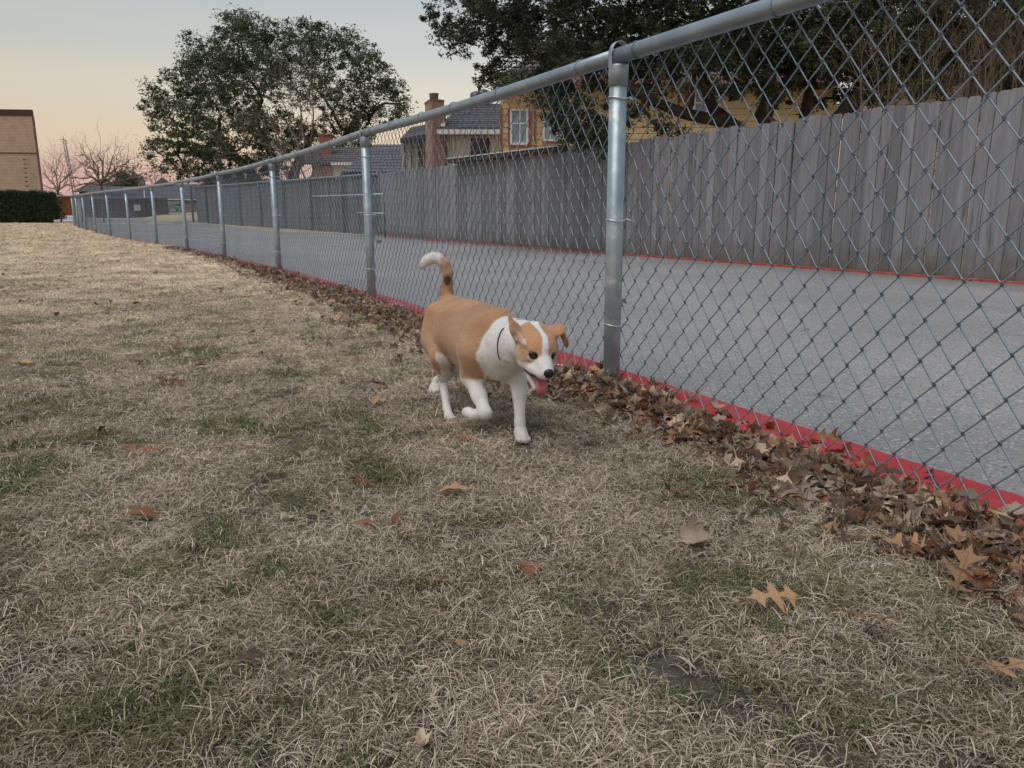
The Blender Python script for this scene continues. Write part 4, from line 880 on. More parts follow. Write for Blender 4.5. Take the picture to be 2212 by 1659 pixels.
    cone('rf', D(608, 1318, 2.285), .0180, D(520, 1335, 2.33), .0165, .012); cone('rf', D(520, 1335, 2.33), .0165, D(478, 1315, 2.352), .0175, .01)
    for q in ((452, 1300, 2.365), (450, 1318, 2.36), (462, 1331, 2.352), (468, 1292, 2.372)):
        cone('rf', D(490, 1318, 2.35), .011, D(*q), .0088, .005)
    # hind leg (near side)
    cone('rh', D(255, 700, 2.72), .056, D(268, 880, 2.62), .040, .03); cone('rh', D(240, 760, 2.74), .045, D(250, 950, 2.68), .026, .03)
    cone('rh', D(275, 880, 2.615), .034, D(281, 1020, 2.645), .0215, .02); cone('rh', D(281, 1020, 2.645), .0190, D(283, 1090, 2.66), .0145, .012)
    cone('rh', D(270, 1060, 2.685), .010, D(285, 1090, 2.66), .015, .01)
    cone('rh', D(284, 1095, 2.658), .0140, D(312, 1290, 2.585), .0125, .01); cone('rh', D(312, 1290, 2.585), .0130, D(328, 1345, 2.55), .0165, .01)
    for q in ((308, 1358, 2.54), (328, 1366, 2.528), (352, 1368, 2.528), (368, 1364, 2.535)):
        cone('rh', D(328, 1342, 2.55), .011, D(*q), .0092, .005)
    # hind leg (far side), pushing off
    cone('lh', D(400, 820, 2.76), .045, D(385, 960, 2.72), .030, .03); cone('lh', D(385, 950, 2.72), .026, D(285, 1045, 2.90), .0165, .015)
    cone('lh', D(285, 1040, 2.90), .0155, D(232, 1075, 2.96), .0150, .01); cone('lh', D(240, 1062, 2.96), .0150, D(205, 1130, 2.94), .0165, .01)
    cone('lh', D(250, 1110, 2.94), .014, D(235, 1140, 2.93), .0150, .012)
    for q in ((185, 1152, 2.93), (200, 1160, 2.92), (222, 1158, 2.915), (244, 1150, 2.92)):
        cone('lh', D(212, 1125, 2.94), .011, D(*q), .0095, .005)
    # tail
    tp = [((312, 470), .034), ((310, 400), .0235), ((312, 330), .0180), ((318, 240), .0180), ((296, 175), .0185), ((250, 135), .0185), ((205, 128), .0180), ((160, 145), .0165), ((135, 175), .012), ((120, 205), .006)]
    for (a, ra), (b, rb) in zip(tp[:-1], tp[1:]): cone('tail', D(*a, 2.84), ra, D(*b, 2.84), rb, .012)
    # head
    E = np.array(D(1046, 872, 2.045)); ps, ph = math.radians(17), math.radians(27)
    f = np.array([math.cos(ph) * math.sin(ps), -math.cos(ph) * math.cos(ps), -math.sin(ph)]); r_ = np.array([math.cos(ps), math.sin(ps), 0.]); u = np.cross(f, r_)
    roll = math.radians(-4); r2 = r_ * math.cos(roll) + u * math.sin(roll); u = np.cross(f, r2); r_ = r2
    R = np.stack([r_, f, u], 1)
    Hh = lambda a, b, c: E + r_ * a + f * b + u * c
    ell('head', Hh(0, -.052, .001), (.056, .062, .043), R, .015)
    ell('head', Hh(0, -.085, .000), (.048, .045, .040), R, .02)
    ell('head', Hh(0, -.022, .012), (.036, .036, .030), R, .012)
    cone('head', Hh(0, -.015, .004), .026, Hh(0, .030, -.012), .0195, .012)
    cone('muzzle', Hh(0, .020, -.018), .0235, Hh(0, .055, -.0180), .0185, .010)
    for s in (-1, 1):
        cone('muzzle', Hh(s * .010, .048, -.029), .0135, Hh(s * .021, .012, -.038), .013, .010)
        cone('muzzle', Hh(s * .021, .012, -.038), .013, Hh(s * .037, -.022, -.044), .0155, .012)
        ell('head', Hh(s * .036, -.040, -.020), (.024, .036, .026), R, .018)
        ell('head', Hh(s * .0255, -.010, .0150), (.014, .012, .006), R, .010)
        ell('head', Hh(s * .029, -.0035, -.013), (.013, .011, .007), R, .008)
    # jaw, hanging open
    for q in (-1, 1):
        cone('jaw', Hh(q * .028 - .002, -.034, -.052), .0115, Hh(q * .017 - .003, .006, -.076), .0070, .010)
        cone('jaw', Hh(q * .017 - .003, .006, -.076), .0070, Hh(q * .008 - .003, .032, -.090), .0065, .006)
    cone('jaw', Hh(-.002, -.038, -.058), .018, Hh(-.003, .024, -.092), .0070, .010)
    cone('x', Hh(0, -.014, -.056), .014, Hh(0, .060, -.060), .018, .005, sub=True)
    for s in (-1, 1): cone('x', Hh(s * .034, -.022, -.0545), .0035, Hh(s * .020, .03, -.058), .007, .004, sub=True)
    for s in (-1, 1): cone('x', Hh(s * .015, -.006, -.055), .008, Hh(s * .018, .060, -.058), .012, .004, sub=True)
    # eye sockets
    for s in (-1, 1): ell('x', Hh(s * .0272, .008, .0005), (.0120, .012, .0102), R, .004, sub=True)
    # ears: right one swept back and open, left one folded over
    def slab(tag_, pts, th, k=.006):
        # thin flap between a row of points: fan of flattened cones
        for (a, ra), (b, rb) in zip(pts[:-1], pts[1:]): 
            a_, b_ = np.array(a), np.array(b)
            cone(tag_, a_, ra, b_, rb, k)
    def flap(tag_, c, r, ax, ay, k=.006):
        ax = np.array(ax, float); ax /= np.linalg.norm(ax); ay = np.array(ay, float); ay -= ax * (ay @ ax); ay /= np.linalg.norm(ay); az = np.cross(ax, ay)
        ell(tag_, c, r, np.stack([ax, ay, az], 1), k)
    # image left ear
    b0 = Hh(-.048, -.052, .030)
    flap('ear', Hh(-.064, -.068, .030), (.029, .019, .0062), -r_ * .45 + u * .75 - f * .55, f * .5 - u * .5 - r_ * .35, .008)
    flap('ear', Hh(-.076, -.086, .048), (.023, .0095, .0042), -r_ * .25 + u * .8 - f * .55, f * .6 - u * .3 + r_ * .3, .006)
    flap('ear', Hh(-.054, -.040, .022), (.024, .010, .006), -r_ * .3 + u * .2 - f * .9, -r_ * .6 - u * .8, .008)
    ell('x', Hh(-.068, -.050, .026), (.008, .011, .015), R, .005, sub=True)
    flap('inner', Hh(-.063, -.062, .016), (.022, .010, .004), -r_ * .3 + u * .55 - f * .5, -r_ * .6 - u * .3 + f * .5, .005)
    # image right ear
    flap('ear', Hh(.052, -.060, .040), (.026, .022, .0075), r_ * .8 + u * .30 - f * .1, f * .9 - u * .25, .012)
    flap('ear', Hh(.074, -.054, .022), (.030, .018, .0055), r_ * .50 - u * .82 + f * .15, f * .9 + u * .2 + r_ * .2, .006)
    flap('ear', Hh(.084, -.050, .002), (.016, .010, .0045), r_ * .40 - u * .9 + f * .2, f * .9 + u * .2, .006)
    grid = vdb.FloatGrid(BIG); grid.copyFromArray(G); Pn, Q = grid.convertToQuads(0.0)
    P = lo + np.asarray(Pn) * h; Q = np.asarray(Q)[:, ::-1]
    # drop tiny loose shells: keep as is. colours by nearest primitive and dog-local planes
    tags = ['trunk', 'neck', 'chest', 'lf', 'rf', 'rh', 'lh', 'tail', 'head', 'muzzle', 'jaw', 'ear', 'inner']
    best = np.full(len(P), 9.); who = np.zeros(len(P), int)
    for tg, fn in prims:
        d = fn(P.astype('f')); m = d < best; best[m] = d[m]; who[m] = tags.index(tg)
    rg = np.random.default_rng(3)
    def vn(Q_, sc, seed=0):
        r = np.random.default_rng(seed); T = r.random((16, 16, 16)); q = Q_ * sc; i = np.floor(q).astype(int); t = q - i; t = t * t * (3 - 2 * t); o = 0
        for dx in (0, 1):
            for dy in (0, 1):
                for dz in (0, 1):
                    o = o + T[(i[:, 0] + dx) % 16, (i[:, 1] + dy) % 16, (i[:, 2] + dz) % 16] * (t[:, 0] if dx else 1 - t[:, 0]) * (t[:, 1] if dy else 1 - t[:, 1]) * (t[:, 2] if dz else 1 - t[:, 2])
        return o
    def ss(x, a, b): t = np.clip((x - a) / (b - a), 0, 1); return t * t * (3 - 2 * t)
    n1, n2, n3 = vn(P, 60, 1), vn(P, 18, 2), vn(P, 200, 3)
    TAN = np.array([.50, .285, .155]); TAND = np.array([.385, .205, .10]); WH = np.array([.72, .71, .69]); CR = np.array([.60, .46, .33]); DK = np.array([.03, .025, .025]); PINK = np.array([.38, .20, .18])
    C = TAN * (1 - n2[:, None]) + TAND * n2[:, None]; C = C * (.88 + .24 * n3[:, None])
    n4 = vn(P, 9, 5); dsl = ss(P[:, 2], D(500, 800, 2.5).z, D(500, 560, 2.5).z); lf_ = ((1 - dsl) * .22 + .18 * (n4 > .55) * (n4 - .55) / .45)[:, None]; C = C * (1 - lf_) + CR * lf_; C = C * (1 - .16 * (dsl * ss(n4, .4, .7))[:, None])
    wht = WH * (.86 + .12 * n1[:, None] + .10 * n4[:, None]); low_ = (1 - ss(P[:, 2], .0, .10))[:, None]; wht = wht * (1 - low_ * .18) + np.array([.42, .36, .28]) * low_ * .18
    Lat = np.array([.875, .485, 0.])
    def hit(xz, yz):
        q = np.array(D(xz, yz, 1.0)); o = np.array([0, 0, CAMZ]); dv = (q - o)
        for t_ in np.arange(1.95, 3.0, .002):
            i = np.floor((o + dv * t_ - lo) / h).astype(int)
            if (i >= 0).all() and (i < dims).all() and G[tuple(i)] < 0: return o + dv * t_
        return o + dv * 2.4
    BP = np.array([hit(*q) for q in ((722, 566), (640, 700), (612, 850), (594, 940), (565, 1020))]); u1 = BP @ Fd; zz_ = BP[:, 2]
    kx, k0 = np.polyfit(zz_, u1, 1); sd_ = (P @ Fd - (kx * P[:, 2] + k0)) / math.sqrt(1 + kx * kx) + (n1 - .5) * .008 + (n2 - .5) * .008
    wF = ss(sd_, -.003, .004)
    isT = np.isin(who, [0]); wmask = np.zeros(len(P))
    wmask[isT] = wF[isT]
    wmask[np.isin(who, [1, 2])] = np.maximum(wF, ss(sd_, -.006, .002))[np.isin(who, [1, 2])]
    # under-belly stays tan on the flank; front legs white below the elbow line
    zl = D(500, 1038, 2.38).z
    el = hit(432, 1030) @ Fd; latd = (P - np.array(che)) @ Lat; mt_ = isT & (P @ Fd > el - .01 - .14 * (latd > -.02)); wtb = ss(zl + .035 * ss(latd, -.05, .0) + (n1 - .5) * .008 - P[:, 2], -.003, .004); wmask[mt_] = np.maximum(wmask, wtb)[mt_]
    zb_ = hit(640, 1045)[2]; mb2 = isT & (P @ Fd > el - .05); w2_ = ss(zb_ + .020 + (n1 - .5) * .008 - P[:, 2], -.003, .006); wmask[mb2] = np.maximum(wmask, w2_)[mb2]
    m = who == 4; wl = np.maximum(ss(zl + (n1 - .5) * .008 - P[:, 2], -.003, .004), wF); wmask[m] = wl[m]
    wmask[who == 3] = 1
    # near hind leg: white stripe on the front, all white below the hock
    m = who == 5; axis = np.array(D(262, 860, 2.62)); fr = (P - axis) @ (Fd * .75 - Rt * .55) + (n1 - .5) * .012
    z5 = P[:, 2]; zt, zb = D(265, 835, 2.62).z, D(280, 1010, 2.65).z
    w5 = ss(fr, .004, .010) * ss(zt - z5 + (n1 - .5) * .01, -.004, .006); w5 = np.maximum(w5, ss(zb - z5, -.006, .012)); wmask[m] = w5[m]
    wmask[who == 6] = ss(D(390, 880, 2.72).z - P[:, 2], -.01, .01)[who == 6]
    # belly underside pale
    # tail: white tip, dark spot
    m = who == 7; tx = np.array(D(272, 140, 2.84)); spot = np.linalg.norm(P - np.array(D(312, 302, 2.81)), axis=1)
    wt = ss((tx[0] - P[:, 0]) + (n1 - .5) * .012, -.008, .008) * ss(P[:, 2], D(300, 330, 2.84).z, D(300, 260, 2.84).z); wmask[m] = wt[m]
    C = C * (1 - wmask[:, None]) + wht * wmask[:, None]
    pale = ss(P[:, 2], D(310, 300, 2.84).z, D(310, 220, 2.84).z) * (who == 7) * (1 - wmask) * .5; C = C * (1 - pale[:, None]) + CR * pale[:, None]
    sm = (1 - ss(spot + (n1 - .5) * .008, .016, .026)) * (who == 7); C = C * (1 - sm[:, None] * .85) + DK * sm[:, None] * .85
    # head
    q = (P - E) @ R; hm = np.isin(who, [8, 9, 10, 11, 12])
    x, fy, uz = q[:, 0], q[:, 1], q[:, 2]
    xx = x + (n1 - .5) * .005 + .004 * np.sin(fy * 60)
    top = ss(uz - (-.022 - .1 * np.clip(fy, -1, 0) * 0), 0, .006)
    blz = 1 - ss(np.abs(xx) - (.0065 + .10 * np.clip(fy + .005, 0, 1) + .10 * np.clip(-fy - .055, 0, 1)), -.0015, .003)
    muz = ss(fy + (n1 - .5) * .006 - .35 * np.clip(uz + .005, -1, 1) - .3 * np.abs(x) * 0, .010, .018)
    low = ss(-uz + (n1 - .5) * .006 + .25 * fy, .024, .034)
    wh = np.maximum(np.maximum(blz, muz), low)
    back = ss(-fy + (n1 - .5) * .006 - .25 * np.abs(x), .098, .108)
    wh = np.maximum(wh, back)
    cheek = ss(-uz - .25 * fy, .000, .024) * (1 - ss(-fy, .045, .075)) * .85
    rim = 1 - ss(np.sqrt((np.abs(x) - .028) ** 2 + (uz - .001) ** 2 + (fy) ** 2 * .3), .014, .024)
    Hc = C.copy(); Hc[hm] = (TAN * (1 - n2[:, None] * .6) + TAND * n2[:, None] * .6)[hm] * (.9 + .2 * n3[hm, None])
    pal = np.clip(np.maximum(cheek, rim * .7), 0, 1)[:, None]; Hc = Hc * (1 - pal) + CR * pal
    Hc = Hc * (1 - wh[:, None]) + wht * wh[:, None]
    dark = (1 - ss(np.sqrt((np.abs(x) - .0272) ** 2 + (uz - .0005) ** 2), .0105, .0135)) * ss(fy, -.02, -.01) * (1 - ss(fy, .006, .012)); Hc = Hc * (1 - dark[:, None] * .9) + DK * dark[:, None] * .9
    # mouth interior
    inm = (np.abs(x) < .027) & (fy > -.025) & (fy < .058) & (uz < -.040 - .06 * 0) & (uz > -.092)
    cavd = f_cone(P.astype('f'), np.array(Hh(0, -.012, -.054), 'f'), np.array(Hh(0, .060, -.058), 'f'), .012, .017)
    cav2 = np.minimum(*[f_cone(P.astype('f'), np.array(Hh(s * .034, -.022, -.0545), 'f'), np.array(Hh(s * .020, .03, -.058), 'f'), .0035, .007) for s in (-1, 1)]); cav2 = np.minimum(cav2, np.minimum(*[f_cone(P.astype('f'), np.array(Hh(s * .015, -.006, -.055), 'f'), np.array(Hh(s * .018, .060, -.058), 'f'), .008, .012) for s in (-1, 1)]))
    cv = 1 - ss(np.minimum(cavd, cav2), .0025, .0065); cv = cv * ss(-uz, .036, .042); cv = cv * hm
    MI = np.array([.09, .03, .032]); Hc = Hc * (1 - cv[:, None]) + MI * cv[:, None]
    eb = who == 11; tipd = np.zeros(len(P)); tipd[eb] = (ss(x, .078, .094) * .75)[eb]; Hc = Hc * (1 - tipd[:, None]) + np.array([.13, .065, .035]) * tipd[:, None]
    pe = eb & (x < -.045); ie = (ss(fy, -.085, -.055) * (1 - ss(uz, .030, .052)) * (.45 + .5 * n1) * pe)[:, None]; Hc = Hc * (1 - ie) + np.array([.50, .36, .31]) * ie; ed = (pe * ss(n1, .55, .75) * ss(fy, -.08, -.05) * (1 - ss(uz, .02, .045)) * .7)[:, None]; Hc = Hc * (1 - ed) + WH * .9 * ed
    inn = (who == 12) * (.5 + .5 * n1); Hc = Hc * (1 - inn[:, None]) + (PINK * .8) * inn[:, None]
    C[hm] = Hc[hm]
    C = np.clip(C, 0, 1)
    base = Vector((che.x, che.y, 0))
    mt = bpy.data.materials.new('dog_coat'); mt.use_nodes = True; t = mt.node_tree; bs = t.nodes['Principled BSDF']
    at = t.nodes.new('ShaderNodeAttribute'); at.attribute_name = 'coat'; 
    nz = t.nodes.new('ShaderNodeTexNoise'); nz.inputs['Scale'].default_value = 260; nz.inputs['Detail'].default_value = 6
    gp = t.nodes.new('ShaderNodeNewGeometry'); mp = t.nodes.new('ShaderNodeMapping'); mp.inputs['Scale'].default_value = (1, 1, .35); t.links.new(gp.outputs['Position'], mp.inputs[0]); t.links.new(mp.outputs[0], nz.inputs['Vector'])
    mr_ = t.nodes.new('ShaderNodeMapRange'); mr_.inputs['To Min'].default_value = .78; mr_.inputs['To Max'].default_value = 1.18; t.links.new(nz.outputs[0], mr_.inputs[0])
    mxx = t.nodes.new('ShaderNodeVectorMath'); mxx.operation = 'SCALE'; t.links.new(at.outputs['Color'], mxx.inputs[0]); t.links.new(mr_.outputs[0], mxx.inputs['Scale']); t.links.new(mxx.outputs[0], bs.inputs['Base Color'])
    bp = t.nodes.new('ShaderNodeBump'); bp.inputs['Strength'].default_value = .55; bp.inputs['Distance'].default_value = .004; t.links.new(nz.outputs[0], bp.inputs['Height']); t.links.new(bp.outputs[0], bs.inputs['Normal'])
    bs.inputs['Roughness'].default_value = .75; bs.inputs['Specular IOR Level'].default_value = .2; bs.inputs['Sheen Weight'].default_value = .25; bs.inputs['Sheen Roughness'].default_value = .4
    me = npmesh('dog', P - np.array(base), Q, mt, True)
    ca = me.color_attributes.new('coat', 'FLOAT_COLOR', 'POINT'); ca.data.foreach_set('color', np.concatenate([C, np.ones((len(C), 1))], 1).astype('f').ravel())
    dog = linko('dog', me); dog.location = base; tag(dog, 'tan and white short haired dog walking on the lawn beside the fence, mouth open', 'dog')
    md = dog.modifiers.new('smooth', 'SMOOTH'); md.factor = .5; md.iterations = 2
    # short fur strands over the coat
    fur_n = 42000
    tri = Q[:, :3]; Pq = P[Q]; cen = Pq.mean(1); nr = np.cross(Pq[:, 1] - Pq[:, 0], Pq[:, 3] - Pq[:, 0]); ar = np.linalg.norm(nr, axis=1); nr = nr / (ar[:, None] + 1e-12)
    out = np.sign(((cen - cen.mean(0)) * nr).sum(1).mean())
    pick = rg.choice(len(Q), fur_n, p=ar / ar.sum()); wv = rg.dirichlet([1, 1, 1, 1], fur_n); pos = (Pq[pick] * wv[..., None]).sum(1); nn_ = nr[pick] * out
    okm = cv[Q[pick, 0]] < .3; okm &= dark[Q[pick, 0]] * hm[Q[pick, 0]] < .3; pos, nn_, pk = pos[okm], nn_[okm], Q[pick[okm], 0]
    flow = np.tile(-Fd * .8 + np.array([0, 0, -.6]), (len(pos), 1)); tl = who[pk] == 7; flow[tl] = np.array([0, 0, 1.]) 
    hd = np.isin(who[pk], [8, 9, 10, 11, 12]); flow[hd] = -f + u * .1
    tan = flow - nn_ * (flow * nn_).sum(1)[:, None]; tan /= np.linalg.norm(tan, axis=1)[:, None] + 1e-6; tan += rg.normal(0, .16, tan.shape)
    Ls = rg.uniform(.0045, .0085, len(pos)); Ls[tl] *= 1.7; Ls[hd] *= .55; Ls[np.isin(who[pk], [3, 4, 5, 6])] *= .7; Ls[np.isin(who[pk], [1, 2])] *= 1.3
    sidev = np.cross(tan, nn_); sidev /= np.linalg.norm(sidev, axis=1)[:, None] + 1e-6; wd = .00045
    p0 = pos - nn_ * .001; p1 = pos + tan * Ls[:, None] * .5 + nn_ * Ls[:, None] * .09; p2 = pos + tan * Ls[:, None] + nn_ * Ls[:, None] * .10
    FV = np.stack([p0 - sidev * wd, p0 + sidev * wd, p1 + sidev * wd * .8, p1 - sidev * wd * .8, p2, p2 + sidev * .0001], 1).reshape(-1, 3)
    b_ = np.arange(len(pos))[:, None] * 6; FF = np.concatenate([b_ + np.array([[0, 1, 2, 3]]), b_ + np.array([[3, 2, 5, 4]])], 0)
    fm = npmesh('fur', FV - np.array(base), FF, mt, True); ca = fm.color_attributes.new('coat', 'FLOAT_COLOR', 'POINT')
    fc = C[pk] * rg.uniform(.86, 1.14, (len(pk), 1)); ca.data.foreach_set('color', np.concatenate([np.repeat(fc, 6, 0), np.ones((len(pk) * 6, 1))], 1).astype('f').ravel())
    fur = linko('fur', fm, dog, False); fur['kind'] = 'stuff'
    # eyes, nose, tongue, collar
    eyem = mat('dog_eye', (.012, .008, .007), rough=.08, spec=.8); nosem = mat('dog_nose', (.010, .010, .012), rough=.38, bump=.4, bscale=500, scale=200, bdist=.001, spec=.6)
    tong = mat('tongue', (.50, .16, .19), (.42, .12, .15), rough=.45, scale=90, spec=.5)
    V0 = lambda v: Vector(v) - base
    def sphere(c, rr, Rm, n=16, m=12, warp=None):
        vs, fs = [], []
        for i in range(m + 1):
            for k in range(n):
                th, p_ = math.pi * i / m, 2 * math.pi * k / n; v = np.array([math.sin(th) * math.cos(p_), math.sin(th) * math.sin(p_), math.cos(th)])
                if warp: v = warp(v)
                vs.append(V0(np.array(c) + Rm @ (v * np.array(rr))))
        for i in range(m):
            for k in range(n): fs.append((i * n + k, i * n + (k + 1) % n, (i + 1) * n + (k + 1) % n, (i + 1) * n + k))
        return vs, fs
    for s in (-1, 1):
        mb = MB(); mb.add(*sphere(Hh(s * .0268, -.0045, .0003), (.0122, .0118, .0116), R), 0, True); o = linko('eye', mb.mesh('eye', eyem), dog, False)
    def nw(v):
        v = v.copy(); 
        if v[2] < 0: v[0] *= 1 + .35 * v[2]
        if v[1] > 0: v[1] *= .8
        for s in (-1, 1):
            d = math.hypot(v[0] - s * .45, v[2] + .15)
            if v[1] > 0 and d < .3: v[1] -= (.3 - d) * 1.2
        return v
    mb = MB(); mb.add(*sphere(Hh(0, .0685, -.0125), (.0150, .0115, .0145), R, 32, 24, nw), 0, True); linko('nose', mb.mesh('nose', nosem), dog, False)
    mb = MB(); vs, fs = [], []; path = [(-.016, -.058, .012, .004), (.008, -.064, .0145, .0045), (.026, -.069, .0160, .005), (.038, -.074, .0170, .005), (.045, -.082, .0165, .0045), (.047, -.090, .0150, .004), (.0465, -.096, .0100, .003), (.046, -.098, .0040, .0015)]
    n = 12
    for j, (fy_, uz_, hw, th) in enumerate(path):
        a = path[max(j - 1, 0)]; b = path[min(j + 1, len(path) - 1)]; dv = np.array([b[0] - a[0], b[1] - a[1]]); dv /= np.linalg.norm(dv); nv = np.array([-dv[1], dv[0]])
        for k in range(n):
            t_ = 2 * math.pi * k / n; cx = hw * math.cos(t_); cz = th * math.sin(t_) - (.0022 * (1 - abs(math.cos(t_))) if math.sin(t_) > 0 else 0)
            vs.append(V0(Hh(cx + .003, fy_ + .004 + nv[0] * cz, uz_ + nv[1] * cz)))
    for j in range(len(path) - 1):
        for k in range(n): fs.append((j * n + k, j * n + (k + 1) % n, (j + 1) * n + (k + 1) % n, (j + 1) * n + k))
    fs += [tuple(range(n)), tuple((len(path) - 1) * n + k for k in range(n))]
    mb.add(vs, fs, 0, True); linko('tongue', mb.mesh('tongue', tong), dog, False)
    clm = mat('claw_horn', (.06, .05, .045), rough=.4)
    for q, dv in ([((858, 1528, 2.242), 0), ((878, 1535, 2.229), 0), ((908, 1538, 2.229), 0), ((937, 1532, 2.239), 0), ((308, 1366, 2.533), 0), ((328, 1374, 2.52), 0), ((352, 1376, 2.52), 0), ((368, 1371, 2.528), 0), ((445, 1302, 2.372), 1), ((442, 1320, 2.367), 1), ((455, 1335, 2.358), 1), ((180, 1160, 2.924), 0), ((197, 1168, 2.914), 0)]):
        c_ = np.array(D(*q)); d_ = np.array([.3, -.85, -.45]) if dv == 0 else np.array([-.75, .5, .15]); mb = MB(); mb.tube([V0(c_ - d_ * .006), V0(c_), V0(c_ + d_ * .004)], [.0028, .0024, .0008], 6); linko('claw', mb.mesh('claw', clm), dog, False)
    # collar follows the neck surface
    cc = np.array(D(868, 812, 2.24)); ax = np.array(nk1) - np.array(nk0); ax /= np.linalg.norm(ax); ax = ax * .93 + np.array([0, 0, -.12]); ax /= np.linalg.norm(ax)
    e1 = np.cross(ax, [0, 0, 1.]); e1 /= np.linalg.norm(e1); e2 = np.cross(ax, e1); ringp = []
    for k in range(40):
        t_ = 2 * math.pi * k / 40; dv = e1 * math.cos(t_) + e2 * math.sin(t_); s_ = .02
        while s_ < .16:
            pi_ = np.floor((cc + dv * s_ - lo) / h).astype(int)
            if (pi_ < 0).any() or (pi_ >= dims).any() or G[tuple(pi_)] > .0025: break
            s_ += .001
        ringp.append(s_)
    ringp = np.array([np.mean([ringp[(k + j) % 40] for j in (-1, 0, 1)]) for k in range(40)])
    mb = MB(); vs, fs = [], []
    for k in range(40):
        t_ = 2 * math.pi * k / 40; dv = e1 * math.cos(t_) + e2 * math.sin(t_)
        sk = -.0052 if (dv @ np.array([1., 0, -.15])) > -.72 else 0.0
        for (wa, ra) in ((-.0020, sk), (.0020, sk), (.0020, .0016 + sk), (-.0020, .0016 + sk)): vs.append(V0(cc + dv * (ringp[k] + ra) + ax * wa))
    for k in range(40):
        for j in range(4): fs.append((k * 4 + j, k * 4 + (j + 1) % 4, ((k + 1) % 40) * 4 + (j + 1) % 4, ((k + 1) % 40) * 4 + j))
    mb.add(vs, fs, 0, True); linko('collar', mb.mesh('collar', mat('collar_webbing', (.015, .04, .055), rough=.7)), dog, False)
    return dog
make_dog()
# ---------------------------------------------------------------- oak leaves
LM = []
def leafmat(name, c1, c2, rough=.6):
    m = mat(name, c1, c2, rough=rough, scale=30, rnd=.32, coords='object', spec=.25, transl=.12, c3=tuple(x * .55 for x in c1), s3=18, t3=.58); return m
LMAT = [leafmat('brown_leaf', (.19, .118, .078), (.26, .165, .11)), leafmat('greybrown_leaf', (.25, .185, .145), (.33, .255, .205)), leafmat('dark_leaf', (.115, .08, .063), (.165, .115, .09)), leafmat('tan_leaf', (.42, .255, .135), (.34, .20, .11)), leafmat('pale_leaf', (.50, .40, .29), (.44, .34, .24)), leafmat('red_leaf', (.27, .115, .065), (.21, .09, .055))]
def leaf_shape(seed, kind='oak', thin=1.0, calm=1.0):
    r = random.Random(seed)
    if kind == 'oak':
        o = [(0, .012), (.10, .03), (.16, .10), (.22, .26), (.27, .30), (.28, .16), (.33, .04), (.42, .05), (.49, .16), (.56, .36), (.64, .46), (.61, .22), (.64, .05), (.72, .055), (.79, .22), (.86, .30), (.87, .16), (.91, .07), (1.0, .0)]
    elif kind == 'entire':
        o = [(0, .01), (.08, .03), (.2, .16), (.35, .25), (.5, .28), (.65, .26), (.8, .17), (.92, .07), (1.0, 0)]
    else:
        o = [(0, .01), (.05, .02), (.12, .30), (.2, .36), (.26, .26), (.34, .30), (.44, .52), (.52, .50), (.56, .30), (.66, .28), (.76, .34), (.80, .18), (.9, .10), (1.0, 0)]
    L = []; k1 = [(min(max(t + r.uniform(-.02, .02) * (0 < t < 1), 0), 1), w_ * r.uniform(.75, 1.2) * thin) for t, w_ in o]; k2 = [(t2, w_ * r.uniform(.75, 1.2)) for t2, w_ in k1]
    curl, bend, tw = r.uniform(1.0, 3.6) * r.choice([1, 1, -.6]), r.uniform(-.8, 1.7), r.uniform(-1.2, 1.2)
    curl, bend, tw = curl * calm, bend * calm, tw * calm
    def P(t, w_):
        z = curl * w_ * w_ + bend * (t - .5) ** 2 + tw * (t - .5) * w_; return ((t - .5) * (1 - .12 * abs(bend)), w_ * (1 - min(.6, .34 * abs(curl) * abs(w_))), z)
    mb = MB(); vs = []; fs = []
    for (t, a), (t2, b) in zip(k1, k2): vs += [P(t, a), P(t, a * .5), P(t, 0), P(t, -b * .5), P(t, -b)]
    for i in range(len(k1) - 1):
        for j in range(4): fs.append((i * 5 + j, i * 5 + j + 1, i * 5 + j + 6, i * 5 + j + 5))
    mb.add(vs, fs, 0, True)
    mb.tube([(-.68, .01, bend * .25 + .02), (-.5, 0, bend * .25), (0, 0, -.004), (.45, 0, bend * .2)], [.010, .010, .007, .002], 3, smooth=True); return mb
shapes = [leaf_shape(s, 'oak') for s in range(7)] + [leaf_shape(20, 'entire'), leaf_shape(21, 'entire')]
LME = {}
def leaf_me(si, mi):
    if (si, mi) not in LME: LME[(si, mi)] = shapes[si].mesh('fallen_leaf', LMAT[mi])
    return LME[(si, mi)]
def ground_at(x, y):
    u = (x - 1106) / FPX; v = (829.5 - y) / FPX; dz = v * math.cos(TH) - math.sin(TH); dy = math.cos(TH) + v * math.sin(TH); z = 0
    for _ in range(8): t = (z - CAMZ) / dz; z = g(dy * t)
    return Vector((u * t, dy * t, z))
def put_leaf(me, p, size, rot, label, group=None):
    o = linko('fallen_leaf', me); o.location = p; o.scale = (size,) * 3; o.rotation_euler = rot; tag(o, label, 'leaf', group); return o
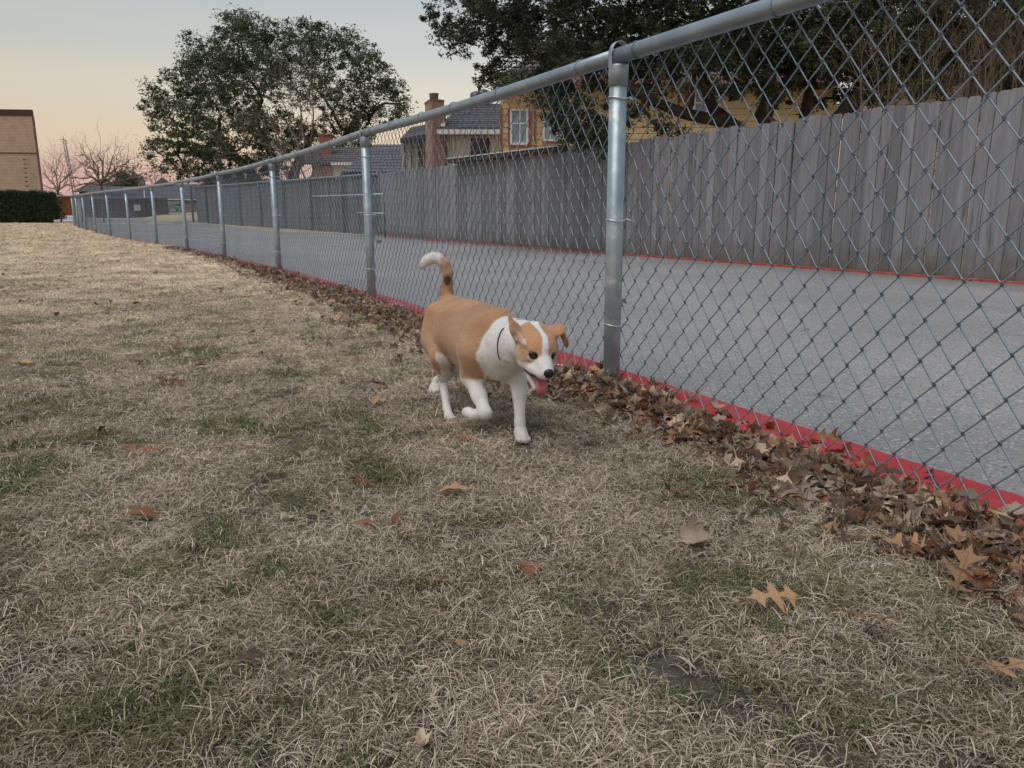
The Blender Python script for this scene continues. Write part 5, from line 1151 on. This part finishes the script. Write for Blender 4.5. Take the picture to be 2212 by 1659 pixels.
# single leaves one can point to
def own(k, kind='oak', thin=1.0): return leaf_shape(k, kind, thin, .45 if k < 106 else 1.0)
spec = [((2068, 1282), .145, 3, 101, 'oak', .75, (.25, -.35, .9), .035, 'large orange tan lobed oak leaf curling up on the grass at lower right'),
        ((1668, 1330), .11, 3, 102, 'oak', .75, (.5, .1, .3), .04, 'orange brown oak leaf with three upright points below the dog side'),
        ((1880, 1385), .10, 3, 103, 'oak', .7, (-.2, .2, .1), .045, 'brown orange leaf half sunk in the grass with one tall point'),
        ((1500, 1188), .08, 4, 104, 'maple', 1.0, (.65, .0, .3), .03, 'broad pale grey leaf with small holes standing in the grass'),
        ((1142, 1248), .052, 5, 105, 'entire', 1.2, (.5, .2, .4), .022, 'rust red oval leaf in the grass straight below the dog'),
        ((612, 1135), .085, 4, 106, 'oak', .45, (.2, .5, -.2), .03, 'pale curled narrow leaf lying alone in the left half of the lawn'),
        ((1455, 1092), .10, 5, 107, 'oak', .4, (-.15, .3, .2), .03, 'thin curled rust leaf arching out of the grass left of the leaf drift'),
        ((370, 842), .13, 5, 104, 'oak', .8, (.25, .2, .1), .04, 'brown red oak leaf lying farther back on the left of the lawn'),
        ((312, 993), .11, 5, 103, 'oak', .4, (.3, .1, 0), .035, 'long narrow dark rust leaf lying flat on the left of the lawn'),
        ((790, 1148), .06, 5, 110, 'entire', .6, (.3, .2, .3), .02, 'small red brown curled leaf near the middle of the lawn'),
        ((852, 1142), .05, 5, 111, 'entire', .7, (.5, -.3, 1.3), .02, 'tiny dark red leaf right beside another in the middle of the lawn'),
        ((952, 1275), .045, 3, 112, 'entire', .6, (.2, .5, .2), .02, 'small orange leaf lying between dry blades left of the rust oval'),
        ((2150, 1497), .11, 3, 105, 'oak', .55, (.1, .2, .3), .042, 'long tan brown leaf buried in grass near the right edge of the picture'),
        ((905, 1640), .05, 4, 114, 'entire', 1, (.5, .3, 1.8), .02, 'pale leaf at the very bottom edge of the lawn'),
        ((1000, 1405), .03, 3, 115, 'entire', 1, (.4, .3, .5), .016, 'tiny orange leaf chip low in the middle of the lawn'),
        ((955, 1322), .04, 0, 116, 'entire', .7, (.3, .3, .5), .015, 'small brown leaf below the small orange leaf'),
        ((1590, 1135), .07, 1, 117, 'oak', .7, (.7, .2, 1.2), .03, 'grey brown leaf standing on edge left of the leaf drift'),
        ((965, 1195), .05, 4, 118, 'entire', .8, (.3, .3, .7), .02, 'pale tan leaf scrap in the middle of the lawn'),
        ((545, 1443), .05, 2, 119, 'entire', .8, (.9, .2, .7), .02, 'dark grey leaf standing up by the bare soil patch at lower left'),
        ((1870, 1555), .05, 1, 120, 'entire', .5, (1.1, .2, 1.7), .035, 'small grey upright leaf in the grass at lower right'),
        ((2120, 1290), .09, 1, 121, 'oak', .8, (.2, .1, 2.2), .02, 'grey brown oak leaf lying under the large orange one'),
        ((2010, 1260), .07, 4, 122, 'oak', .8, (.4, .1, 2.9), .02, 'pale pinkish oak leaf left of the large orange one'),
        ((1540, 925), .075, 4, 123, 'entire', 1.3, (.4, .3, .4), .07, 'pale cream leaf on top of the drift right of the post'),
        ((1225, 905), .07, 5, 124, 'oak', .5, (.1, .1, .1), .03, 'flat rust leaf on the grass beside the front paw'),
        ((1790, 1010), .1, 3, 125, 'oak', .8, (1.0, .2, .2), .09, 'tan brown oak leaf standing high on the drift against the mesh'),
        ((1985, 1210), .09, 5, 126, 'oak', .9, (.3, .4, .8), .03, 'reddish oak leaf at the lawn edge of the drift')]
for (px, size, mi, sd_, kind, thin, rot, lift, lab) in spec:
    p = ground_at(*px); p.z += lift; put_leaf(own(sd_, kind, thin).mesh('fallen_leaf', LMAT[mi]), p, size, rot, lab)
# drift along the fence
rl_ = np.random.default_rng(17); pile = []
def drift_h(s_, u):
    return 0
def clump(s_): return .55 + .45 * math.sin(s_ * 2.1 + .5) * math.sin(s_ * .83 + 1.2)
N_D = 7200
for k in range(N_D):
    Y = 1.15 + (rl_.random() ** 1.5) * 15
    wd = (.185 + .10 * clump(Y * 1.4)) if Y < 2.9 else (.30 + .08 * clump(Y)) if Y < 9 else .26
    if Y > 9.5 and rl_.random() < .35: continue
    t = abs(rl_.normal(0, .55)); 
    if t > 1.7: continue
    d = Vector((fence_x(Y + .1) - fence_x(Y - .1), .2, 0)).normalized(); nrm = Vector((-d.y, d.x, 0)); nrm = nrm if nrm.x < 0 else -nrm
    u = t * wd + .045
    if rl_.random() < .05: u = rl_.uniform(-.08, .05)
    if u < .10 and 3.2 < Y < 3.65: continue
    H = max(0, (.022 + .030 * clump(Y * 1.7)) * (1 - (u / (wd * 1.05)) ** 2)) if u < wd else 0
    x = fence_x(Y) + nrm.x * u + rl_.normal(0, .01); y = Y + nrm.y * u
    z = g(y) + .012 + H * (rl_.random() ** .5); tilt = .62
    pile.append((x, y, z, float(rl_.choice([0, 0, 1, 1, 1, 2, 2, 0, 4, 5, 3])), rl_.normal(0, tilt), rl_.normal(0, tilt), rl_.uniform(0, 6.28), rl_.uniform(.055, .105)))
# scattered over the lawn
for k in range(520):
    Y = 1.6 + (rl_.random() ** 1.2) * 32; x = fence_x(Y) - .2 - abs(rl_.normal(0, 1.0 + Y * .22)); 
    if x < -1.0 * Y - 1: continue
    if Y < 3.2: 
        if rl_.random() < .6: continue
    pile.append((x, Y, g(Y) + .026 + .0012 * Y, float(rl_.choice([0, 0, 2, 2, 5, 0, 3])), rl_.normal(0, .3), rl_.normal(0, .3), rl_.uniform(0, 6.28), rl_.uniform(.05, .09)))
for k in range(70):   # on the alley, mostly at the foot of the board fence
    Y = rl_.uniform(6, 20); x = wood_x(Y) - .12 - abs(rl_.normal(0, .12)) - (rl_.random() < .15) * rl_.uniform(0, 2.5)
    pile.append((x, Y, g(Y) + .018, float(rl_.choice([0, 0, 3, 5])), rl_.normal(0, .15), rl_.normal(0, .15), rl_.uniform(0, 6.28), rl_.uniform(.06, .09)))
def vis(p):
    x, y, z = p[:3]; yc = math.cos(TH) * y - math.sin(TH) * (z - CAMZ); zc = math.cos(TH) * (z - CAMZ) + math.sin(TH) * y
    if yc <= .2: return 0
    px, py = 1106 + FPX * x / yc, 829.5 - FPX * zc / yc
    return (p[7] / yc) if (-10 < px < 2225 and 0 < py < 1665) else 0
def tint(p): return ['brown', 'grey brown', 'dark brown', 'orange tan', 'pale', 'rust red'][int(p[3])]
pile = [p for p in pile if not (abs(p[0] - fence_x(p[1])) < .3 and p[1] < 1.2)]
order = sorted(range(len(pile)), key=lambda i: -vis(pile[i]) * (1 + 2 * (pile[i][2] > .042)))
near = set([i for i in order if vis(pile[i]) > 0][:270])
for i in near:
    p = pile[i]; me = leaf_me(int(rl_.integers(0, 9)), int(p[3]))
    drift = abs(p[0] - fence_x(p[1])) < .55
    sz = 'small' if p[7] < .07 else ('broad' if p[7] > .09 else 'mid'); tl_ = 'flat' if abs(p[4]) + abs(p[5]) < .5 else ('upturned' if abs(p[4]) + abs(p[5]) > 1.2 else 'tilted')
    where = 'far right of near post' if p[1] < 1.9 else 'right of near post' if p[1] < 2.5 else 'by near post' if p[1] < 3.3 else 'behind the dog' if p[1] < 6.1 else 'beyond second post'
    edge_ = 'against mesh' if abs(p[0] - fence_x(p[1])) < .14 else 'lawn edge'
    lab = f"{sz} {tint(p)} {tl_} oak leaf, drift {edge_}, {where}" if drift else f"{sz} {tint(p)} {tl_} oak leaf loose on {'near' if p[1] < 5 else 'middle' if p[1] < 9 else 'far'} {'left' if p[0] < -.35 * p[1] else 'central'} lawn"
    put_leaf(me, p[:3], p[7], p[4:7], lab, 'dry oak leaves drifted under the chain link fence' if drift else 'loose leaves scattered over the lawn')
# the rest of the litter as instances on points
def scatter(name, pts, variants, label, m=None, kind='stuff', parent=None):
    """pts: array x,y,z,variant,rx,ry,rz,scale"""
    A = np.array(pts, 'f'); me = bpy.data.meshes.new(name); me.vertices.add(len(A)); me.vertices.foreach_set('co', A[:, :3].ravel())
    for nm, ty, dat in (('variant', 'INT', A[:, 3].astype('i')), ('turn', 'FLOAT_VECTOR', A[:, 4:7].ravel()), ('size', 'FLOAT', A[:, 7])):
        at = me.attributes.new(nm, ty, 'POINT'); at.data.foreach_set('value' if ty != 'FLOAT_VECTOR' else 'vector', dat)
    me.update(); o = linko(name, me); tag(o, label, kind=kind)
    c = bpy.data.collections.new(name + '_kinds')
    for k, v in enumerate(variants):
        q = bpy.data.objects.new(f'{name}_kind_{k:02d}', v); c.objects.link(q)
    ng = bpy.data.node_groups.new(name + '_scatter', 'GeometryNodeTree'); ng.interface.new_socket('Geometry', in_out='INPUT', socket_type='NodeSocketGeometry'); ng.interface.new_socket('Geometry', in_out='OUTPUT', socket_type='NodeSocketGeometry')
    n = ng.nodes.new; l = ng.links.new; gi, go = n('NodeGroupInput'), n('NodeGroupOutput'); ip = n('GeometryNodeInstanceOnPoints'); ci = n('GeometryNodeCollectionInfo'); ci.inputs['Collection'].default_value = c; ci.inputs['Separate Children'].default_value = True; ci.inputs['Reset Children'].default_value = True
    def att(nm, ty): a = n('GeometryNodeInputNamedAttribute'); a.data_type = ty; a.inputs[0].default_value = nm; return a.outputs[0]
    l(gi.outputs[0], ip.inputs['Points']); l(ci.outputs[0], ip.inputs['Instance']); ip.inputs['Pick Instance'].default_value = True
    l(att('variant', 'INT'), ip.inputs['Instance Index']); er = n('FunctionNodeEulerToRotation'); l(att('turn', 'FLOAT_VECTOR'), er.inputs[0]); l(er.outputs[0], ip.inputs['Rotation']); l(att('size', 'FLOAT'), ip.inputs['Scale']); l(ip.outputs[0], go.inputs[0])
    md = o.modifiers.new('scatter', 'NODES'); md.node_group = ng; return o
var = []; vmap = {}
for mi in range(6):
    for si in (0, 2, 4, 7): vmap.setdefault(mi, []).append(len(var)); var.append(leaf_me(si, mi))
rest = [(p[0], p[1], p[2], random.choice(vmap[int(p[3])]), *p[4:8]) for i, p in enumerate(pile) if i not in near]
scatter('leaf_litter', rest, var, 'mass of brown dry oak leaves banked along the foot of the chain link fence')
# a leaf caught on posts and mesh
p = W(1347, 650, 3.02); put_leaf(leaf_me(1, 2), p, .05, (1.4, .3, 1.0), 'small dark leaf caught in the mesh right beside the nearest post')
p = W(817, 520, 6.2); put_leaf(leaf_me(3, 0), p, .07, (1.4, .3, 1.0), 'brown leaf caught halfway up the mesh beside the second post')
# ---------------------------------------------------------------- grass
def grassmat(name, a, b, c, sheen=0):
    m = bpy.data.materials.new(name); m.use_nodes = True; t = m.node_tree; t.nodes.clear(); n = t.nodes.new; l = t.links.new
    out = n('ShaderNodeOutputMaterial'); bs = n('ShaderNodeBsdfPrincipled'); bs.inputs['Roughness'].default_value = .8; bs.inputs['Specular IOR Level'].default_value = .05
    at = n('ShaderNodeAttribute'); at.attribute_name = 'blade'; r = n('ShaderNodeValToRGB'); e = r.color_ramp.elements; e[0].color = (*c, 1); e[0].position = .02; e[1].color = (*b, 1); k = e.new(.5); k.color = (*a, 1)
    l(at.outputs['Fac'], r.inputs[0]); gp = n('ShaderNodeNewGeometry')
    nz = n('ShaderNodeTexNoise'); nz.inputs['Scale'].default_value = 1.7; nz.inputs['Detail'].default_value = 5; l(gp.outputs['Position'], nz.inputs['Vector'])
    mr_ = n('ShaderNodeMapRange'); mr_.inputs['From Min'].default_value = .3; mr_.inputs['From Max'].default_value = .7; mr_.inputs['To Min'].default_value = .72; mr_.inputs['To Max'].default_value = 1.2; l(nz.outputs[0], mr_.inputs[0])
    sc = n('ShaderNodeVectorMath'); sc.operation = 'SCALE'; sp = n('ShaderNodeSeparateXYZ'); l(gp.outputs['Position'], sp.inputs[0]); fr_ = n('ShaderNodeMapRange'); fr_.inputs['From Min'].default_value = 1.5; fr_.inputs['From Max'].default_value = 9; fr_.inputs['To Min'].default_value = .76; fr_.inputs['To Max'].default_value = 1.4; l(sp.outputs['Y'], fr_.inputs[0]); mu_ = n('ShaderNodeMath'); mu_.operation = 'MULTIPLY'; l(mr_.outputs[0], mu_.inputs[0]); l(fr_.outputs[0], mu_.inputs[1])  # blades painted darker near, lighter far, for sunlit tips at grazing view
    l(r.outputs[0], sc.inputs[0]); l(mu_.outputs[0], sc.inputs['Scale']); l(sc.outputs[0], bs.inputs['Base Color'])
    tr = n('ShaderNodeBsdfTranslucent'); l(sc.outputs[0], tr.inputs[0]); mx_ = n('ShaderNodeMixShader'); mx_.inputs[0].default_value = .12; l(bs.outputs[0], mx_.inputs[1]); l(tr.outputs[0], mx_.inputs[2]); l(mx_.outputs[0], out.inputs[0]); return m
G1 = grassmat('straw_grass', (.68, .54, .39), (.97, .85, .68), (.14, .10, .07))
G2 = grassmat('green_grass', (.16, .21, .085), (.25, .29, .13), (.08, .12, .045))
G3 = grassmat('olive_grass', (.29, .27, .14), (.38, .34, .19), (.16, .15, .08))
def tuft(seed, m, nb=66, R=.055, hmin=.006, hmax=.019, wd=.0006, lie=1.0, Lr=(.016, .046)):
    r = np.random.default_rng(seed); V, F, T = [], [], []; 
    for k in range(nb):
        a = r.uniform(0, 6.283); rr = R * math.sqrt(r.random()); p = np.array([math.cos(a) * rr, math.sin(a) * rr, r.uniform(-.003, .008)])
        d = r.uniform(0, 6.283); L = r.uniform(*Lr); h = r.uniform(hmin, hmax); w_ = wd * r.uniform(.7, 1.4); dirv = np.array([math.cos(d), math.sin(d), 0]); sd_ = np.array([-math.sin(d), math.cos(d), 0]); kk = r.normal(0, .22) * L
        lean = r.uniform(.55, 1.05) * lie; pts = []
        for t in (0, .38, .72, 1.0): pts.append(p + dirv * L * lean * t + sd_ * kk * t * t + np.array([0, 0, h * (1.7 * t - (1.25 if lean > .6 else .8) * t * t)]))
        b = len(V); up = r.normal(0, .5); sv = sd_ * math.cos(up) + np.array([0, 0, math.sin(up)])
        for q, f in zip(pts[:3], (1, .95, .65)): V += [q - sv * w_ * f, q + sv * w_ * f]
        V.append(pts[3]); c = r.random()
        F += [(b, b + 1, b + 3, b + 2), (b + 2, b + 3, b + 5, b + 4), (b + 4, b + 5, b + 6, b + 6)]; T += [c] * 7
    me = bpy.data.meshes.new('grass_tuft'); me.from_pydata([tuple(v) for v in V], [], [f if f[2] != f[3] else f[:3] for f in F]); me.materials.append(m)
    at = me.attributes.new('blade', 'FLOAT', 'POINT'); at.data.foreach_set('value', np.array(T, 'f')); me.update(); return me
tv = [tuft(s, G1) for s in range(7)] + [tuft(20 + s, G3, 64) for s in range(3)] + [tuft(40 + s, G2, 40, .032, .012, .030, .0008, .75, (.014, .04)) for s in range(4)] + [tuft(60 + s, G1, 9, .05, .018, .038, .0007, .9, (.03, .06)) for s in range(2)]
rgn = np.random.default_rng(5); TB = rgn.random((64, 64))
def nz2(x, y, s, o=0):
    x = x * s + o; y = y * s + o * 1.7; i, j = np.floor(x).astype(int), np.floor(y).astype(int); fx_, fy_ = x - i, y - j; fx_ = fx_ * fx_ * (3 - 2 * fx_); fy_ = fy_ * fy_ * (3 - 2 * fy_)
    v = lambda a, b: TB[a % 64, b % 64]
    return v(i, j) * (1 - fx_) * (1 - fy_) + v(i + 1, j) * fx_ * (1 - fy_) + v(i, j + 1) * (1 - fx_) * fy_ + v(i + 1, j + 1) * fx_ * fy_
GR = []
bands = [(.55, 1.4, 2300, 1.0), (1.4, 2.5, 1900, 1.0), (2.5, 4, 1300, 1.08), (4, 6.5, 800, 1.2), (6.5, 10, 420, 1.45), (10, 16, 190, 1.9), (16, 26, 80, 2.6), (26, 39, 36, 3.4)]
fX = np.vectorize(fence_x)
for a, b, den, sc in bands:
    x0, x1 = -.78 * b - .9, min(.78 * b + .6, 2.2); n = int((x1 - x0) * (b - a) * den); X = rgn.uniform(x0, x1, n); Y = rgn.uniform(a, b, n)
    k = (X < fX(Y) - .03) & (np.abs(X) < .75 * Y + .9); X, Y = X[k], Y[k]
    for fx_, fy_ in ((.035, 2.262), (-.215, 2.535), (-.335, 2.93), (.05, 2.235)):
        k = np.hypot((X - fx_) , (Y - fy_)) > .055 + .02 * rgn.random(len(X)); X, Y = X[k], Y[k]
    pn = nz2(X, Y, 2.1) * .32 + nz2(X, Y, 6.5, 9) * .38 + nz2(X, Y, 15, 3) * .30; bare_ = nz2(X, Y, 3.3, 31) * .6 + nz2(X, Y, 9, 17) * .4
    thin_ = nz2(X, Y, 12, 23); k = ~((bare_ > .70) & (rgn.random(len(X)) < .68) & (Y < 5)) & ~((thin_ > .62) & (rgn.random(len(X)) < .6) & (Y < 4)); X, Y, pn = X[k], Y[k], pn[k]
    gfac = 1.0 if b <= 4 else (.7 if b <= 10 else .45); u = rgn.random(len(X)); nearf = np.clip((fX(Y) - X) / 1.2, 0, 1)
    vi = rgn.integers(0, 7, len(X)); ol = u < np.clip((pn - .38) * 2.2, .06, .65) * gfac; vi[ol] = rgn.integers(7, 10, ol.sum())
    gm = rgn.random(len(X)) < np.clip((pn - .55) * 1.9, .02, .30) * gfac * np.clip(1.35 - Y * .12, .5, 1.3); vi[gm] = rgn.integers(10, 14, gm.sum())
    st = rgn.random(len(X)) < .10; vi[st] = rgn.integers(14, 16, st.sum())
    Z = np.array([g(v) for v in Y]); GR.append(np.stack([X, Y, Z, vi, rgn.normal(0, .12, len(X)), rgn.normal(0, .12, len(X)), rgn.uniform(0, 6.283, len(X)), sc * rgn.uniform(.75, 1.25, len(X))], 1))
# lush green clumps near the drift
for (px, py, n, rr) in ((1835, 1010 + 90, 0, 0), (2050, 1150, 60, .06), (1885, 1040, 24, .04), (770, 690, 90, .22), (1350, 1000, 12, .1), (505, 1290, 7, .02), (830, 1545, 6, .018), (385, 1250, 9, .05), (1590, 1080, 14, .06), (1380, 1450, 6, .04), (660, 1600, 8, .05), (60, 1560, 14, .09), (1200, 1290, 8, .05), (690, 1270, 10, .05)):
    if not n: continue
    p = ground_at(px, py); q = rgn.normal(0, rr, (n, 2)); GR.append(np.array([[p.x + a, p.y + b * 1.5, p.z, rgn.integers(10, 14), rgn.normal(0, .15), rgn.normal(0, .15), rgn.uniform(0, 6.28), rgn.uniform(.6, 1.0) * (1 + .5 * (p.y > 3))] for a, b in q]))
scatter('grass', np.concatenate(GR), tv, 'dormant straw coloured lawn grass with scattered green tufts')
